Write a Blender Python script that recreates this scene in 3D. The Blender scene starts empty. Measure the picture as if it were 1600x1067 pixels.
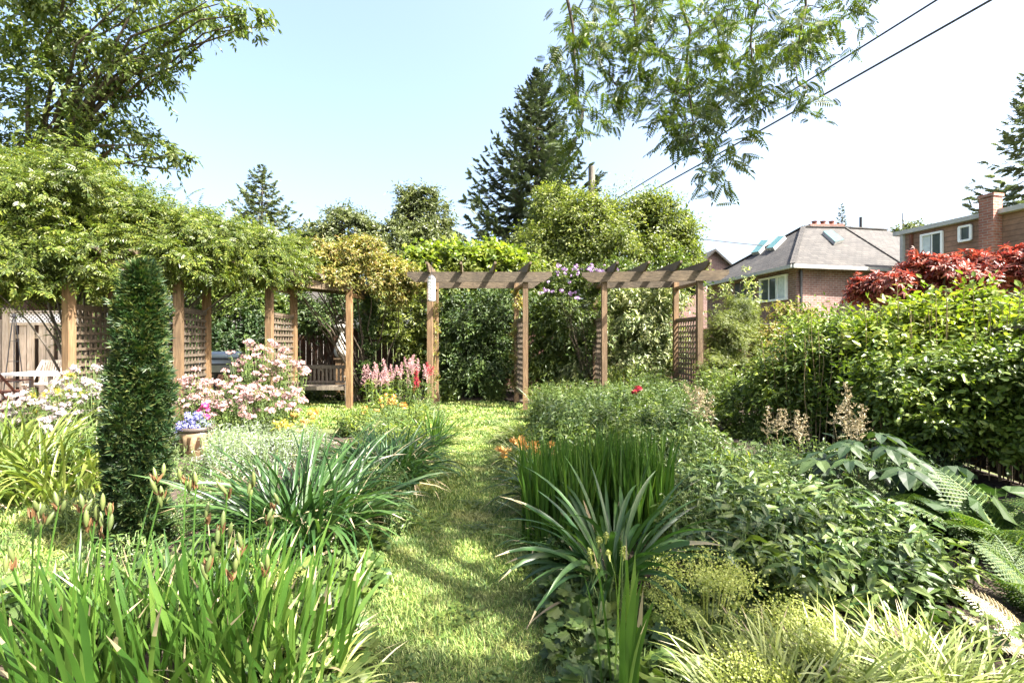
import bpy, math
import numpy as np
from mathutils import Vector
R = math.radians
PI = math.pi
C = bpy.context.scene.collection
scn = bpy.context.scene

# ------------------------------------------------------------------ camera, sky, sun
CAM_H = 1.3
FPX = 1600 * 17.0 / 36.0
cam = bpy.data.cameras.new('camera'); camo = bpy.data.objects.new('camera', cam); C.objects.link(camo)
camo.location = (0, 0, CAM_H); camo.rotation_euler = (R(90), 0, 0)
cam.lens = 17; cam.sensor_width = 36; cam.clip_end = 2000; cam.clip_start = 0.05
scn.camera = camo
SUN_AZ, SUN_EL = 116.0, 52.0          # clockwise from the view direction (+Y); to the right
w = bpy.data.worlds.new('World'); scn.world = w; w.use_nodes = True
nt = w.node_tree; bg = nt.nodes['Background']
sky = nt.nodes.new('ShaderNodeTexSky'); sky.sky_type = 'NISHITA'; sky.sun_disc = False
sky.sun_elevation = R(SUN_EL); sky.sun_rotation = R(SUN_AZ)
sky.air_density = 1.0; sky.dust_density = 6.0; sky.ozone_density = 1.1; sky.altitude = 0
nt.links.new(sky.outputs[0], bg.inputs[0]); bg.inputs[1].default_value = 0.10
sl = bpy.data.lights.new('sun', 'SUN'); sl.energy = 5.0; sl.angle = R(0.6); sl.color = (1, 0.955, 0.88)
so = bpy.data.objects.new('sun', sl); C.objects.link(so)
sd = Vector((math.sin(R(SUN_AZ)) * math.cos(R(SUN_EL)), math.cos(R(SUN_AZ)) * math.cos(R(SUN_EL)), math.sin(R(SUN_EL))))
so.rotation_euler = sd.to_track_quat('Z', 'Y').to_euler(); so.location = (8, 0, 20)
scn.view_settings.view_transform = 'Standard'; scn.view_settings.look = 'None'
scn.view_settings.exposure = 2.55; scn.view_settings.gamma = 1
scn.cycles.max_bounces = 6; scn.cycles.diffuse_bounces = 2; scn.cycles.glossy_bounces = 2
scn.cycles.transmission_bounces = 4; scn.cycles.transparent_max_bounces = 4

def at(px, py, d):
    return np.array([(px - 800) / FPX * d, d, CAM_H - (py - 533.5) / FPX * d])

# ------------------------------------------------------------------ mesh builder
class MB:
    def __init__(s): s.V = []; s.F = []; s.n = 0
    def add(s, V, F, mat=0):
        V = np.asarray(V, float).reshape(-1, 3)
        if not isinstance(F, list): F = [F]
        for f in F:
            f = np.asarray(f, int)
            if f.size: s.F.append((f + s.n, mat))
        s.V.append(V); s.n += len(V)
        return s
    def box(s, c, size, rz=0, mat=0, taper=1.0):
        x, y, z = np.array(size) / 2
        v = np.array([[-x,-y,-z],[x,-y,-z],[x,y,-z],[-x,y,-z],[-x,-y,z],[x,-y,z],[x,y,z],[-x,y,z]], float)
        v[4:, :2] *= taper
        ca, sa = math.cos(rz), math.sin(rz)
        v = np.stack([v[:,0]*ca - v[:,1]*sa, v[:,0]*sa + v[:,1]*ca, v[:,2]], 1) + np.array(c)
        return s.add(v, [[0,3,2,1],[4,5,6,7],[0,1,5,4],[1,2,6,5],[2,3,7,6],[3,0,4,7]], mat)
    def beam(s, a, b, w, h, mat=0, up=(0,0,1)):
        a = np.array(a, float); b = np.array(b, float); t = b - a; t /= np.linalg.norm(t)
        sd_ = np.cross(t, up); sd_ /= max(1e-9, np.linalg.norm(sd_)); u = np.cross(sd_, t)
        v = []
        for p in (a, b):
            for i, j in ((-1,-1),(1,-1),(1,1),(-1,1)): v.append(p + sd_*w/2*i + u*h/2*j)
        return s.add(v, [[0,1,2,3],[7,6,5,4],[0,4,5,1],[1,5,6,2],[2,6,7,3],[3,7,4,0]], mat)
    def poly(s, pts, mat=0): return s.add(pts, [list(range(len(pts)))], mat)
    def lathe(s, prof, c=(0,0,0), n=24, mat=0):
        prof = np.array(prof, float); a = np.linspace(0, 2*PI, n, endpoint=False)
        v = np.stack([np.outer(prof[:,0], np.cos(a)), np.outer(prof[:,0], np.sin(a)), np.repeat(prof[:,1:2], n, 1)], -1)
        k = len(prof); i = np.arange(k-1)[:,None]*n; j = np.arange(n)[None]; j2 = (j+1) % n
        f = np.stack([i+j, i+j2, i+n+j2, i+n+j], -1).reshape(-1, 4)
        return s.add(v.reshape(-1,3) + np.array(c), f, mat)
    def build(s, name, mats, parent=None, loc=None, smooth=False, uv=False):
        V = np.concatenate(s.V)
        if loc is None: loc = parent_world(parent) if parent else np.zeros(3)
        V = V - np.array(loc)
        if parent is None: oloc = loc
        else: oloc = (0, 0, 0)
        me = bpy.data.meshes.new(name)
        me.vertices.add(len(V)); me.vertices.foreach_set('co', V.astype(np.float32).ravel())
        li, ls, lt, mi = [], [], [], []; k = 0
        for f, m in s.F:
            if f.ndim == 1: f = f[None]
            li.append(f.ravel()); q = f.shape[1]
            ls.append(k + np.arange(len(f))*q); lt.append(np.full(len(f), q)); mi.append(np.full(len(f), m)); k += f.size
        li = np.concatenate(li); ls = np.concatenate(ls); lt = np.concatenate(lt); mi = np.concatenate(mi)
        me.loops.add(len(li)); me.loops.foreach_set('vertex_index', li.astype(np.int32))
        me.polygons.add(len(ls)); me.polygons.foreach_set('loop_start', ls.astype(np.int32))
        me.polygons.foreach_set('loop_total', lt.astype(np.int32))
        me.polygons.foreach_set('material_index', mi.astype(np.int32))
        me.polygons.foreach_set('use_smooth', np.full(len(ls), bool(smooth)))
        me.update(calc_edges=True)
        if uv:
            U = me.uv_layers.new(name='UVMap'); co = V + np.array(loc)
            for p in me.polygons:
                n = np.array(p.normal); u = np.cross((0,0,1), n); l = np.linalg.norm(u)
                u = u/l if l > 1e-3 else np.array([1.,0,0]); v_ = np.cross(n, u)
                for q in p.loop_indices:
                    c = co[me.loops[q].vertex_index]; U.data[q].uv = (c @ u, c @ v_)
        for m in (mats if isinstance(mats, (list, tuple)) else [mats]): me.materials.append(m)
        o = bpy.data.objects.new(name, me); C.objects.link(o); o.location = oloc
        if parent: o.parent = parent
        return o

def parent_world(p):
    l = np.zeros(3)
    while p is not None: l = l + np.array(p.location); p = p.parent
    return l
def tag(o, label, cat, group=None):
    assert 4 <= len(label.split()) <= 16, label
    o['label'] = label; o['category'] = cat
    if group: o['group'] = group
    return o
def thing(name, label, cat, loc, group=None):
    o = bpy.data.objects.new(name, None); C.objects.link(o); o.location = tuple(loc); o.empty_display_size = .2
    return tag(o, label, cat, group)
def struct(o, kind='structure'): o['kind'] = kind; return o
def dup(root, loc, rz=0, sc=1, label=None, group=None):
    r = root.copy(); C.objects.link(r); r.location = tuple(loc); r.rotation_euler = (0, 0, rz)
    r.scale = (sc,)*3 if np.isscalar(sc) else sc
    if label: tag(r, label, r['category'], group or r.get('group'))
    for ch in list(root.children):
        c = ch.copy(); C.objects.link(c); c.parent = r
        for g in list(ch.children):
            d = g.copy(); C.objects.link(d); d.parent = c
    return r

# ------------------------------------------------------------------ templates
def nrm(a): return a / np.maximum(1e-9, np.linalg.norm(a, axis=-1, keepdims=True))
def t_rhomb(w=.45, fold=.12, droop=.12, m=.42):
    return (np.array([[0,0,0],[-w/2,m,fold],[0,1,-droop],[w/2,m,fold],[0,m,0]], float), [np.array([[0,4,1],[1,4,2],[0,3,4],[4,3,2]])])
def t_flat(w=.45, fold=.1, droop=.1, m=.42):
    return (np.array([[0,0,0],[-w/2,m,fold],[0,1,-droop],[w/2,m,fold]], float), [np.array([[0,2,1],[0,3,2]])])
def t_lance(w=.28, fold=.08, droop=.35):
    v = [[0,0,0],[-w*.42,.25,fold],[0,.27,0.03],[w*.42,.25,fold],[-w*.5,.55,fold*.7-droop*.25],[0,.57,-droop*.3],[w*.5,.55,fold*.7-droop*.25],
         [-w*.28,.8,-droop*.6],[0,.82,-droop*.68],[w*.28,.8,-droop*.6],[0,1,-droop]]
    return (np.array(v, float), [np.array([[0,2,1],[0,3,2],[7,8,10],[8,9,10]]), np.array([[1,2,5,4],[2,3,6,5],[4,5,8,7],[5,6,9,8]])])
def t_lobed(k=7, depth=.3, cup=.15, rng=None):
    a = np.linspace(-2.6, 2.6, k*2+1); r = np.where(np.arange(k*2+1) % 2 == 1, .5, .5*(1-depth))
    v = [[0,.12,0]] + [[math.sin(t)*q, .5+math.cos(t)*q-.0, cup*q*(1 if i % 2 else 1.7)-.12*abs(math.sin(t))] for i,(t,q) in enumerate(zip(a, r))]
    f = [[0,i+1,i+2] for i in range(len(a)-1)]
    return (np.array(v, float), [np.array(f)])
def compose(items):
    Vs, Fs, n = [], {}, 0
    for (tv, tf), org, ax, nn, sc in items:
        ax = nrm(np.array(ax, float)); nn = np.array(nn, float); s = nrm(np.cross(ax, nn)); n2 = np.cross(s, ax)
        v = np.array(org) + sc*(tv[:,:1]*s + tv[:,1:2]*ax + tv[:,2:]*n2)
        for f in tf: Fs.setdefault(f.shape[1], []).append(f + n)
        Vs.append(v); n += len(v)
    return (np.concatenate(Vs), [np.concatenate(f) for f in Fs.values()])
def t_compound(pairs=8, ll=.24, droop=.5, w=.4, ang=70, taper=.25, stemw=.012, rh=None):
    rh = rh or t_flat(w, .08, .1); it = []
    def pos(t): return np.array([0, t*(1-.12*droop*t), -droop*t*t*.6])
    for i in range(pairs):
        t = .12 + .86*i/pairs
        l = ll*(1 - taper*abs(2*t-.9))
        for s in (-1, 1):
            ax = (s*math.sin(R(ang)), math.cos(R(ang)), -.25 - droop*t*.5)
            it.append((rh, pos(t + .02*s), ax, (0, .3, 1), l))
    it.append((rh, pos(.97), (0, 1, -droop), (0, 0, 1), ll))
    for i in range(4):
        a, b = pos(i/4), pos((i+1)/4)
        v = np.array([[-stemw,a[1],a[2]],[stemw,a[1],a[2]],[stemw*.7,b[1],b[2]],[-stemw*.7,b[1],b[2]]])
        it.append(((v, [np.array([[0,1,2,3]])]), (0,0,0), (0,1,0), (0,0,1), 1))
    return compose(it)
def t_fern(pairs=20, droop=.5, sub=7):
    pin = t_compound(sub, .2, .25, .6, 75, .6, .02, t_flat(.55, .03, .05)) if sub else t_flat(.22, .05, .1)
    it = []
    def pos(t): return np.array([0, t*(1-.18*droop*t), .1*math.sin(t*2.2) - droop*t*t*.55])
    for i in range(pairs):
        t = .1 + .88*i/pairs; l = .27*math.sin(PI*min(1, .18+t*.85))**.8 + .01
        for s in (-1, 1): it.append((pin, pos(t), (s*.95, .35, -.12), (0, .25, 1), l))
    for i in range(6):
        a, b = pos(i/6), pos((i+1)/6); q = .008
        it.append(((np.array([[-q,a[1],a[2]],[q,a[1],a[2]],[q*.8,b[1],b[2]],[-q*.8,b[1],b[2]]]), [np.array([[0,1,2,3]])]), (0,0,0), (0,1,0), (0,0,1), 1))
    return compose(it)
def t_spray():
    r = t_flat(.3, .05, .05); it = [(r, (0,0,0), (0,1,0), (0,0,1), 1)]
    for i, a in enumerate((-70,-48,-26,26,48,70)):
        t = .1 + .17*(2 - abs(i-2.5)+.5)
        it.append((r, (0,t,0), (math.sin(R(a)), math.cos(R(a)), .12*(-1)**i), (0,0,1), .62))
    return compose(it)
def t_palm(k=5, w=.4):           # palmate leaf, k leaflets from one point
    l = t_lance(w, .06, .3); it = []
    for i in range(k):
        a = (i-(k-1)/2)*(300/k); it.append((l, (0,0,0), (math.sin(R(a)), math.cos(R(a)), 0), (0,0,1), 1 - .12*abs(i-(k-1)/2)))
    return compose(it)
def t_flower(k=5, w=.75, cup=.15, fold=.02):
    r = t_rhomb(w, fold, -cup, .6)
    return compose([(r, (0,0,0), (math.sin(2*PI*i/k), math.cos(2*PI*i/k), cup), (0,0,1), .5) for i in range(k)])
def t_needles(n=7, w=.15):       # a spruce twig: a shaft with needle tufts both ways
    r = t_flat(w*2.2, .02, .0); it = [(r, (0,0,0), (0,1,0), (0,0,1), 1)]
    for i in range(n):
        t = .08 + .8*i/n
        for s in (-1, 1): it.append((r, (0,t,0), (s*.75, .75, -.25 if i % 2 else .12), (0,0,1), .34*(1-t*.5)))
    return compose(it)
RH, FL, LA = t_rhomb(), t_flat(), t_lance()

def scatter(mb, tpl, P, A, N, S, mat=0):
    tv, tf = tpl; P = np.asarray(P); n = len(P)
    if n == 0: return
    A = nrm(A); s = nrm(np.cross(A, N)); N2 = np.cross(s, A)
    S = np.broadcast_to(np.asarray(S, float).reshape(-1, 1, 1) if np.ndim(S) else np.full((1,1,1), float(S)), (n, 1, 1))
    V = P[:,None] + S*(tv[None,:,0:1]*s[:,None] + tv[None,:,1:2]*A[:,None] + tv[None,:,2:3]*N2[:,None])
    k = len(tv)
    mb.add(V.reshape(-1, 3), [(np.arange(n)[:,None,None]*k + f[None]).reshape(-1, f.shape[1]) for f in tf], mat)
def tubes(mb, path, rad, sides=5, mat=0):
    """path (n,k,3), rad (n,k) or (k,)"""
    path = np.asarray(path, float); n, k, _ = path.shape; rad = np.broadcast_to(np.asarray(rad, float), (n, k))
    T = np.gradient(path, axis=1); T = nrm(T)
    ref = np.where(np.abs(T[:,:,2:3]) > .9, np.array([1.,0,0]), np.array([0,0,1.]))
    s = nrm(np.cross(T, ref)); u = np.cross(s, T)
    a = np.linspace(0, 2*PI, sides, endpoint=False)
    V = path[:,:,None] + rad[:,:,None,None]*(np.cos(a)[None,None,:,None]*s[:,:,None] + np.sin(a)[None,None,:,None]*u[:,:,None])
    i = (np.arange(n)[:,None,None]*k + np.arange(k-1)[None,:,None])*sides; j = np.arange(sides)[None,None]; j2 = (j+1) % sides
    f = np.stack([i+j, i+j2, i+sides+j2, i+sides+j], -1).reshape(-1, 4)
    mb.add(V.reshape(-1, 3), f, mat)
def straps(mb, base, phi, tilt, curve, L, W, K=7, fold=.25, roll=None, pw=1.3, tip=.3, mat=0, tips=None):
    n = len(base); t = np.linspace(0, 1, K+1)
    th = tilt[:,None] + curve[:,None]*t[None]**pw
    tm = (th[:,1:] + th[:,:-1])/2
    dr = np.concatenate([np.zeros((n,1)), np.cumsum(np.sin(tm), 1)], 1)*(L/K)[:,None]
    dz = np.concatenate([np.zeros((n,1)), np.cumsum(np.cos(tm), 1)], 1)*(L/K)[:,None]
    c, s = np.cos(phi), np.sin(phi)
    P = np.stack([base[:,0:1]+dr*c[:,None], base[:,1:2]+dr*s[:,None], base[:,2:3]+dz], -1)
    T = np.stack([np.sin(th)*c[:,None], np.sin(th)*s[:,None], np.cos(th)], -1)
    sd_ = np.broadcast_to(np.stack([-s, c, 0*s], -1)[:,None], T.shape); nn = np.cross(T, sd_)
    if roll is not None:
        r = roll[:,None,None]; sd_, nn = sd_*np.cos(r) + nn*np.sin(r), nn*np.cos(r) - sd_*np.sin(r)
    prof = np.minimum(1, .55 + 1.8*t)*np.minimum(1, (1-t)/tip + .0)**.7; prof[-1] = .02
    hw = (W/2)[:,None]*prof[None]
    if fold:
        V = np.stack([P - sd_*hw[...,None] - nn*(hw*fold*-1)[...,None], P, P + sd_*hw[...,None] + nn*(hw*fold)[...,None]], 2); q = 3
    else:
        V = np.stack([P - sd_*hw[...,None], P + sd_*hw[...,None]], 2); q = 2
    i = (np.arange(n)[:,None,None]*(K+1) + np.arange(K)[None,:,None])*q; j = np.arange(q-1)[None,None]
    f = np.stack([i+j, i+j+1, i+q+j+1, i+q+j], -1)
    if tips is None: mb.add(V.reshape(-1, 3), f.reshape(-1, 4), mat)
    else:                                   # withered tips on some of the blades
        sel = np.zeros(f.shape[:2], bool); h = (np.arange(n)*7919 % 100)/100; sel[:,K-1] = h < .24; sel[:,K-2] = h < .03
        k0 = mb.n; mb.add(V.reshape(-1, 3), f[~sel].reshape(-1, 4), mat); mb.F.append((f[sel].reshape(-1, 4) + k0, tips))
    return P[:,-1]
def rdir(rng, n):
    v = rng.normal(size=(n, 3)); return nrm(v)
def blob_leaves(mb, tpl, blobs, n, size, rng, up=.6, jit=1.0, droop=.35, sub=14, subr=.34, inner=.16, mat=0, low=-.6, zmin=.02, lp=9, stretch=1.0):
    """leafy shoots radiating from many small centres spread over each ellipsoid (cx,cy,cz,rx,ry,rz)"""
    B = np.array(blobs, float); wgt = (B[:,3]*B[:,5] + B[:,4]*B[:,5])**1.0; wgt /= wgt.sum(); cen = []
    sub = int(sub*1.5)
    for b, wt in zip(B, wgt):
        u = rdir(rng, sub*3); u = u[u[:,2] > low][:sub]
        k = len(u); c = b[:3] + u*b[3:]*rng.uniform(.35, .88, (k, 1)); cen.append(c)
        s = subr*b[3:].mean()*rng.uniform(.6, 1.5, k)
        m = max(4, int(n*wt*(1-inner)/lp)); idx = rng.integers(0, k, m)
        d = nrm(u[idx]*.75 + rdir(rng, m)*.85 + np.array([0,0,.22]))
        Ls = s[idx]*rng.uniform(.6, 1.75, m)*stretch
        i = np.repeat(np.arange(m), lp); t = np.tile(np.linspace(.12, 1, lp), m) + rng.normal(size=m*lp)*.03
        P = c[idx][i] + d[i]*(Ls[i]*t)[:,None]; P[:,2] -= droop*.35*Ls[i]*t*t
        P += rng.normal(size=P.shape)*size*.12
        sdv = nrm(np.cross(d, rdir(rng, m)))[i]*np.where(np.arange(m*lp) % 2, 1, -1)[:,None]
        last = (t > .93)[:,None]
        A = d[i]*np.where(last, 1, .55) + sdv*np.where(last, .1, .85)
        mi = int(n*wt*inner); di = rdir(rng, mi); Pi = b[:3] + di*b[3:]*rng.uniform(.1, .75, (mi, 1))**.6
        P = np.concatenate([P, Pi]); out = np.concatenate([nrm(u[idx][i]+d[i]*.5), di]); A = np.concatenate([A, di + rdir(rng, mi)*.8]); m = len(P)
        N = nrm(out*.5 + np.array([0,0,up]) + jit*rng.normal(size=(m,3))*.45)
        A[:,2] -= droop*.6; A = nrm(A - N*(A*N).sum(1, keepdims=True)*.7)
        ok = P[:,2] > zmin
        scatter(mb, tpl, P[ok], A[ok], N[ok], (size*rng.uniform(.6, 1.2, m)*np.exp(rng.normal(size=m)*.12))[ok], mat)
    return np.concatenate(cen)
def limbs(mb, base, cen, r0, rng, n=12, wob=.08, sides=6, trunk_h=None, mat=0):
    base = np.array(base, float); k = 7
    if len(cen) > n: cen = cen[rng.choice(len(cen), n, replace=False)]
    n = len(cen); t = np.linspace(0, 1, k)
    top = base.copy() + (cen.mean(0)-base)*np.array([.5,.5,.0]); top[2] = trunk_h if trunk_h else base[2] + .02
    P0 = np.repeat(top[None], n, 0) if trunk_h else np.repeat(base[None], n, 0) + rng.normal(size=(n,3))*np.array([.06,.06,0])
    Q = P0[:,None]*(1-t)[None,:,None] + cen[:,None]*t[None,:,None]
    bend = np.zeros((n,k,3)); bend[:,:,2] = np.sin(t*PI)[None]*np.linalg.norm((cen-P0)[:,:2], axis=1)[:,None]*.18
    Q = Q + bend + rng.normal(size=(n,k,3))*wob*np.sin(t*PI)[None,:,None]
    rr = r0*(.5 if trunk_h else .42)*(1-.85*t)
    tubes(mb, Q, rr, sides, mat)
    if trunk_h:
        q = base[None]*(1-t)[:,None] + top[None]*t[:,None]; q[1:-1,:2] += rng.normal(size=(k-2,2))*wob*.4
        q[-1] = top; tubes(mb, q[None], r0*(1.25 - .6*t), 10, mat)
        tubes(mb, (top[None]*(1-t)[:,None] + (cen.mean(0)+np.array([0,0,.25*(cen[:,2].max()-top[2])]))[None]*t[:,None])[None], r0*.66*(1-.85*t), 8, mat)
# ------------------------------------------------------------------ materials
def newmat(name):
    m = bpy.data.materials.new(name); m.use_nodes = True; nt = m.node_tree; b = nt.nodes['Principled BSDF']; return m, nt, b
def ramp(nt, fac, stops):
    r = nt.nodes.new('ShaderNodeValToRGB'); e = r.color_ramp.elements
    while len(e) < len(stops): e.new(.5)
    for q, (p, c) in zip(e, stops): q.position = p; q.color = (*c, 1)
    nt.links.new(fac, r.inputs[0]); return r.outputs[0]
def noise(nt, scale, vec=None, detail=4, rough=.55, coord='Object', sc=None):
    tc = nt.nodes.new('ShaderNodeTexCoord'); n = nt.nodes.new('ShaderNodeTexNoise')
    n.inputs['Scale'].default_value = scale; n.inputs['Detail'].default_value = detail; n.inputs['Roughness'].default_value = rough
    src = tc.outputs[coord]
    if sc:
        mp = nt.nodes.new('ShaderNodeMapping'); mp.inputs['Scale'].default_value = sc; nt.links.new(src, mp.inputs[0]); src = mp.outputs[0]
    nt.links.new(src, n.inputs['Vector']); return n.outputs['Fac']
def mix(nt, a, b, fac, mode='MIX'):
    m = nt.nodes.new('ShaderNodeMix'); m.data_type = 'RGBA'; m.blend_type = mode
    for i, v in ((0, fac), (6, a), (7, b)):
        if hasattr(v, 'links'): nt.links.new(v, m.inputs[i])
        elif i == 0: m.inputs[0].default_value = v
        else: m.inputs[i].default_value = (*v, 1)
    return m.outputs[2]
def leafmat(name, cols, tr=.38, rough=.42, spec=.4, trc=(1.5, 1.6, .7), patch=None):
    m, nt, b = newmat(name)
    g = nt.nodes.new('ShaderNodeNewGeometry')
    cols = [tuple(v*(.68 if max(q) < .45 else .8) for v in q) for q in cols]
    k = len(cols); c = ramp(nt, g.outputs['Random Per Island'], [(i/(k-1), q) for i, q in enumerate(cols)])
    if patch: c = mix(nt, c, patch[0], ramp(nt, noise(nt, patch[1], detail=4, rough=.6), [(patch[2], (0,0,0)), (patch[2]+.16, (.85,.85,.85))]))
    f = noise(nt, 2.3, detail=2); f2 = ramp(nt, f, [(.32, (.60,.64,.62)), (.68, (1.28,1.22,1.05))])
    c = mix(nt, c, f2, 1.0, 'MULTIPLY')
    nt.links.new(c, b.inputs['Base Color']); b.inputs['Roughness'].default_value = rough
    b.inputs['Specular IOR Level'].default_value = spec
    t = nt.nodes.new('ShaderNodeBsdfTranslucent'); tc = mix(nt, c, trc, 1.0, 'MULTIPLY'); nt.links.new(tc, t.inputs[0])
    ms = nt.nodes.new('ShaderNodeMixShader'); ms.inputs[0].default_value = tr*.85
    nt.links.new(b.outputs[0], ms.inputs[1]); nt.links.new(t.outputs[0], ms.inputs[2])
    nt.links.new(ms.outputs[0], nt.nodes['Material Output'].inputs[0]); return m
def woodmat(name, a, b_, sc=(14,14,1.2), rough=.75, bump=.3):
    a = tuple(v*.60 for v in a); b_ = tuple(v*.60 for v in b_)
    m, nt, b = newmat(name)
    f = noise(nt, 3.2, detail=6, rough=.65, sc=sc); g = noise(nt, 1.7, detail=3)
    c = ramp(nt, f, [(.28, tuple(x*.6 for x in a)), (.48, a), (.72, b_)])
    c = mix(nt, c, ramp(nt, g, [(.3, (.65,.66,.66)), (.7, (1.15,1.12,1.1))]), 1.0, 'MULTIPLY')
    oi = nt.nodes.new('ShaderNodeObjectInfo'); c = mix(nt, c, ramp(nt, oi.outputs['Random'], [(0, (.72,.74,.78)), (1, (1.2,1.14,1.05))]), 1.0, 'MULTIPLY')
    tc = nt.nodes.new('ShaderNodeTexCoord'); vo = nt.nodes.new('ShaderNodeTexVoronoi'); vo.inputs['Scale'].default_value = 3.5; nt.links.new(tc.outputs['Object'], vo.inputs[0])
    c = mix(nt, c, ramp(nt, vo.outputs['Distance'], [(.03, (.35,.3,.26)), (.09, (1,1,1))]), 1.0, 'MULTIPLY')
    nt.links.new(c, b.inputs['Base Color']); b.inputs['Roughness'].default_value = rough
    bp = nt.nodes.new('ShaderNodeBump'); bp.inputs['Strength'].default_value = bump; bp.inputs['Distance'].default_value = .01
    nt.links.new(f, bp.inputs['Height']); nt.links.new(bp.outputs[0], b.inputs['Normal']); return m
def plain(name, col, rough=.6, metal=0, spec=.5, var=.15, scale=8):
    m, nt, b = newmat(name); f = noise(nt, scale)
    c = ramp(nt, f, [(.3, tuple(x*(1-var) for x in col)), (.7, tuple(min(1, x*(1+var)) for x in col))])
    nt.links.new(c, b.inputs['Base Color']); b.inputs['Roughness'].default_value = rough; b.inputs['Metallic'].default_value = metal
    b.inputs['Specular IOR Level'].default_value = spec; return m
def brickmat(name, c1, c2, mortar, w, h, ms=.012, off=.5, rough=.85, grime=True):
    c1, c2, mortar = [tuple(v*.66 for v in q) for q in (c1, c2, mortar)]
    m, nt, b = newmat(name); uv = nt.nodes.new('ShaderNodeUVMap'); br = nt.nodes.new('ShaderNodeTexBrick')
    br.offset = off; br.inputs['Scale'].default_value = 1; br.inputs['Brick Width'].default_value = w; br.inputs['Row Height'].default_value = h
    br.inputs['Mortar Size'].default_value = ms; br.inputs['Color1'].default_value = (*c1, 1); br.inputs['Color2'].default_value = (*c2, 1)
    br.inputs['Mortar'].default_value = (*mortar, 1); br.inputs['Bias'].default_value = 0
    nt.links.new(uv.outputs[0], br.inputs['Vector'])
    c = br.outputs[0]
    if grime:
        c = mix(nt, c, ramp(nt, noise(nt, 1.1, detail=5), [(.3, (.75,.75,.77)), (.7, (1.15,1.13,1.1))]), 1.0, 'MULTIPLY')
        c = mix(nt, c, ramp(nt, noise(nt, 9, detail=3), [(.3, (.8,.8,.8)), (.7, (1.15,1.15,1.15))]), 1.0, 'MULTIPLY')
    nt.links.new(c, b.inputs['Base Color']); b.inputs['Roughness'].default_value = rough
    bp = nt.nodes.new('ShaderNodeBump'); bp.inputs['Strength'].default_value = .5; bp.inputs['Distance'].default_value = .01; bp.invert = True
    nt.links.new(br.outputs['Fac'], bp.inputs['Height']); nt.links.new(bp.outputs[0], b.inputs['Normal']); return m

M = {}
L_ = lambda k, *a, **kw: M.__setitem__(k, leafmat(k + '_leaf', *a, **kw))
L_('grass', [(.07,.145,.025), (.13,.24,.042), (.25,.34,.08), (.42,.45,.18)], tr=.3, rough=.6, patch=((.44,.40,.17), 1.9, .56))
L_('wisteria', [(.05,.095,.018), (.13,.19,.03), (.23,.28,.045), (.08,.135,.025), (.27,.29,.07)], tr=.42)
L_('golden', [(.11,.16,.03), (.26,.27,.06), (.40,.35,.12), (.36,.25,.10), (.18,.23,.045)], tr=.4)
L_('maple', [(.07,.12,.025), (.13,.19,.04), (.22,.26,.07)], tr=.4)
L_('locust', [(.04,.075,.014), (.08,.125,.02), (.15,.19,.03)], tr=.45)
L_('dark', [(.03,.065,.015), (.06,.115,.025), (.12,.17,.04), (.05,.10,.022)], tr=.28, rough=.52)
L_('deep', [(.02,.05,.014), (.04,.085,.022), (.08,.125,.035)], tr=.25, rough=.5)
L_('mid', [(.05,.095,.018), (.095,.155,.028), (.17,.22,.045), (.08,.13,.025)], tr=.35)
L_('lime', [(.12,.20,.025), (.22,.30,.035), (.33,.37,.06)], tr=.42)
L_('sunmid', [(.07,.125,.02), (.15,.23,.035), (.28,.35,.06)], tr=.35)
L_('yellow', [(.09,.135,.028), (.17,.22,.045), (.28,.31,.08), (.13,.18,.038)], tr=.4)
L_('varieg', [(.08,.14,.035), (.20,.26,.08), (.50,.52,.28), (.12,.19,.05)], tr=.3)
L_('cedar', [(.010,.032,.009), (.022,.06,.016), (.05,.095,.025), (.13,.15,.045)], tr=.2, rough=.5)
L_('spruce', [(.075,.105,.07), (.11,.15,.09), (.16,.20,.125)], tr=.12, rough=.6)
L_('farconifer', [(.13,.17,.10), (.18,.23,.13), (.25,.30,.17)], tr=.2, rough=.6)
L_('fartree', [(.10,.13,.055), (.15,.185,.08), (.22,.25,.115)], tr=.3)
L_('red', [(.12,.025,.018), (.26,.045,.035), (.42,.12,.09), (.22,.10,.05), (.52,.22,.18)], tr=.4, trc=(1.5,.8,.7))
L_('strap', [(.022,.065,.02), (.045,.11,.028), (.09,.165,.05)], tr=.3, rough=.36)
L_('iris', [(.045,.115,.018), (.08,.18,.028), (.15,.25,.05)], tr=.4, rough=.34)
L_('paledaylily', [(.10,.16,.03), (.18,.25,.05), (.30,.34,.09)], tr=.35, rough=.4)
L_('hakone', [(.20,.27,.05), (.34,.40,.11), (.50,.55,.24), (.26,.33,.08)], tr=.35)
L_('silver', [(.20,.26,.20), (.34,.40,.33), (.50,.55,.47)], tr=.15, rough=.7, trc=(1,1,1))
L_('alchem', [(.26,.33,.06), (.42,.47,.12), (.55,.57,.2)], tr=.3)
L_('fern', [(.04,.10,.02), (.09,.17,.03), (.20,.27,.06)], tr=.4, rough=.55)
L_('bluegreen', [(.05,.105,.028), (.105,.175,.045), (.22,.28,.085)], tr=.25)
L_('dry', [(.30,.24,.15), (.46,.38,.24), (.58,.50,.34)], tr=.2, trc=(1,.9,.7))
L_('pink', [(.48,.25,.27), (.62,.40,.41), (.70,.54,.51)], tr=.25, rough=.6, trc=(1,.9,.9))
L_('palepink', [(.46,.36,.42), (.60,.50,.54), (.70,.64,.64)], tr=.25, rough=.6, trc=(1,1,1))
L_('astilbe', [(.52,.25,.30), (.66,.38,.42), (.74,.52,.52)], tr=.2, rough=.7, trc=(1,.8,.8))
L_('crimson', [(.42,.02,.05), (.62,.06,.09)], tr=.2, trc=(1,.8,.8))
L_('orange', [(.78,.30,.05), (.85,.42,.10), (.86,.55,.2)], tr=.3, trc=(1,.9,.7))
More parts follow.
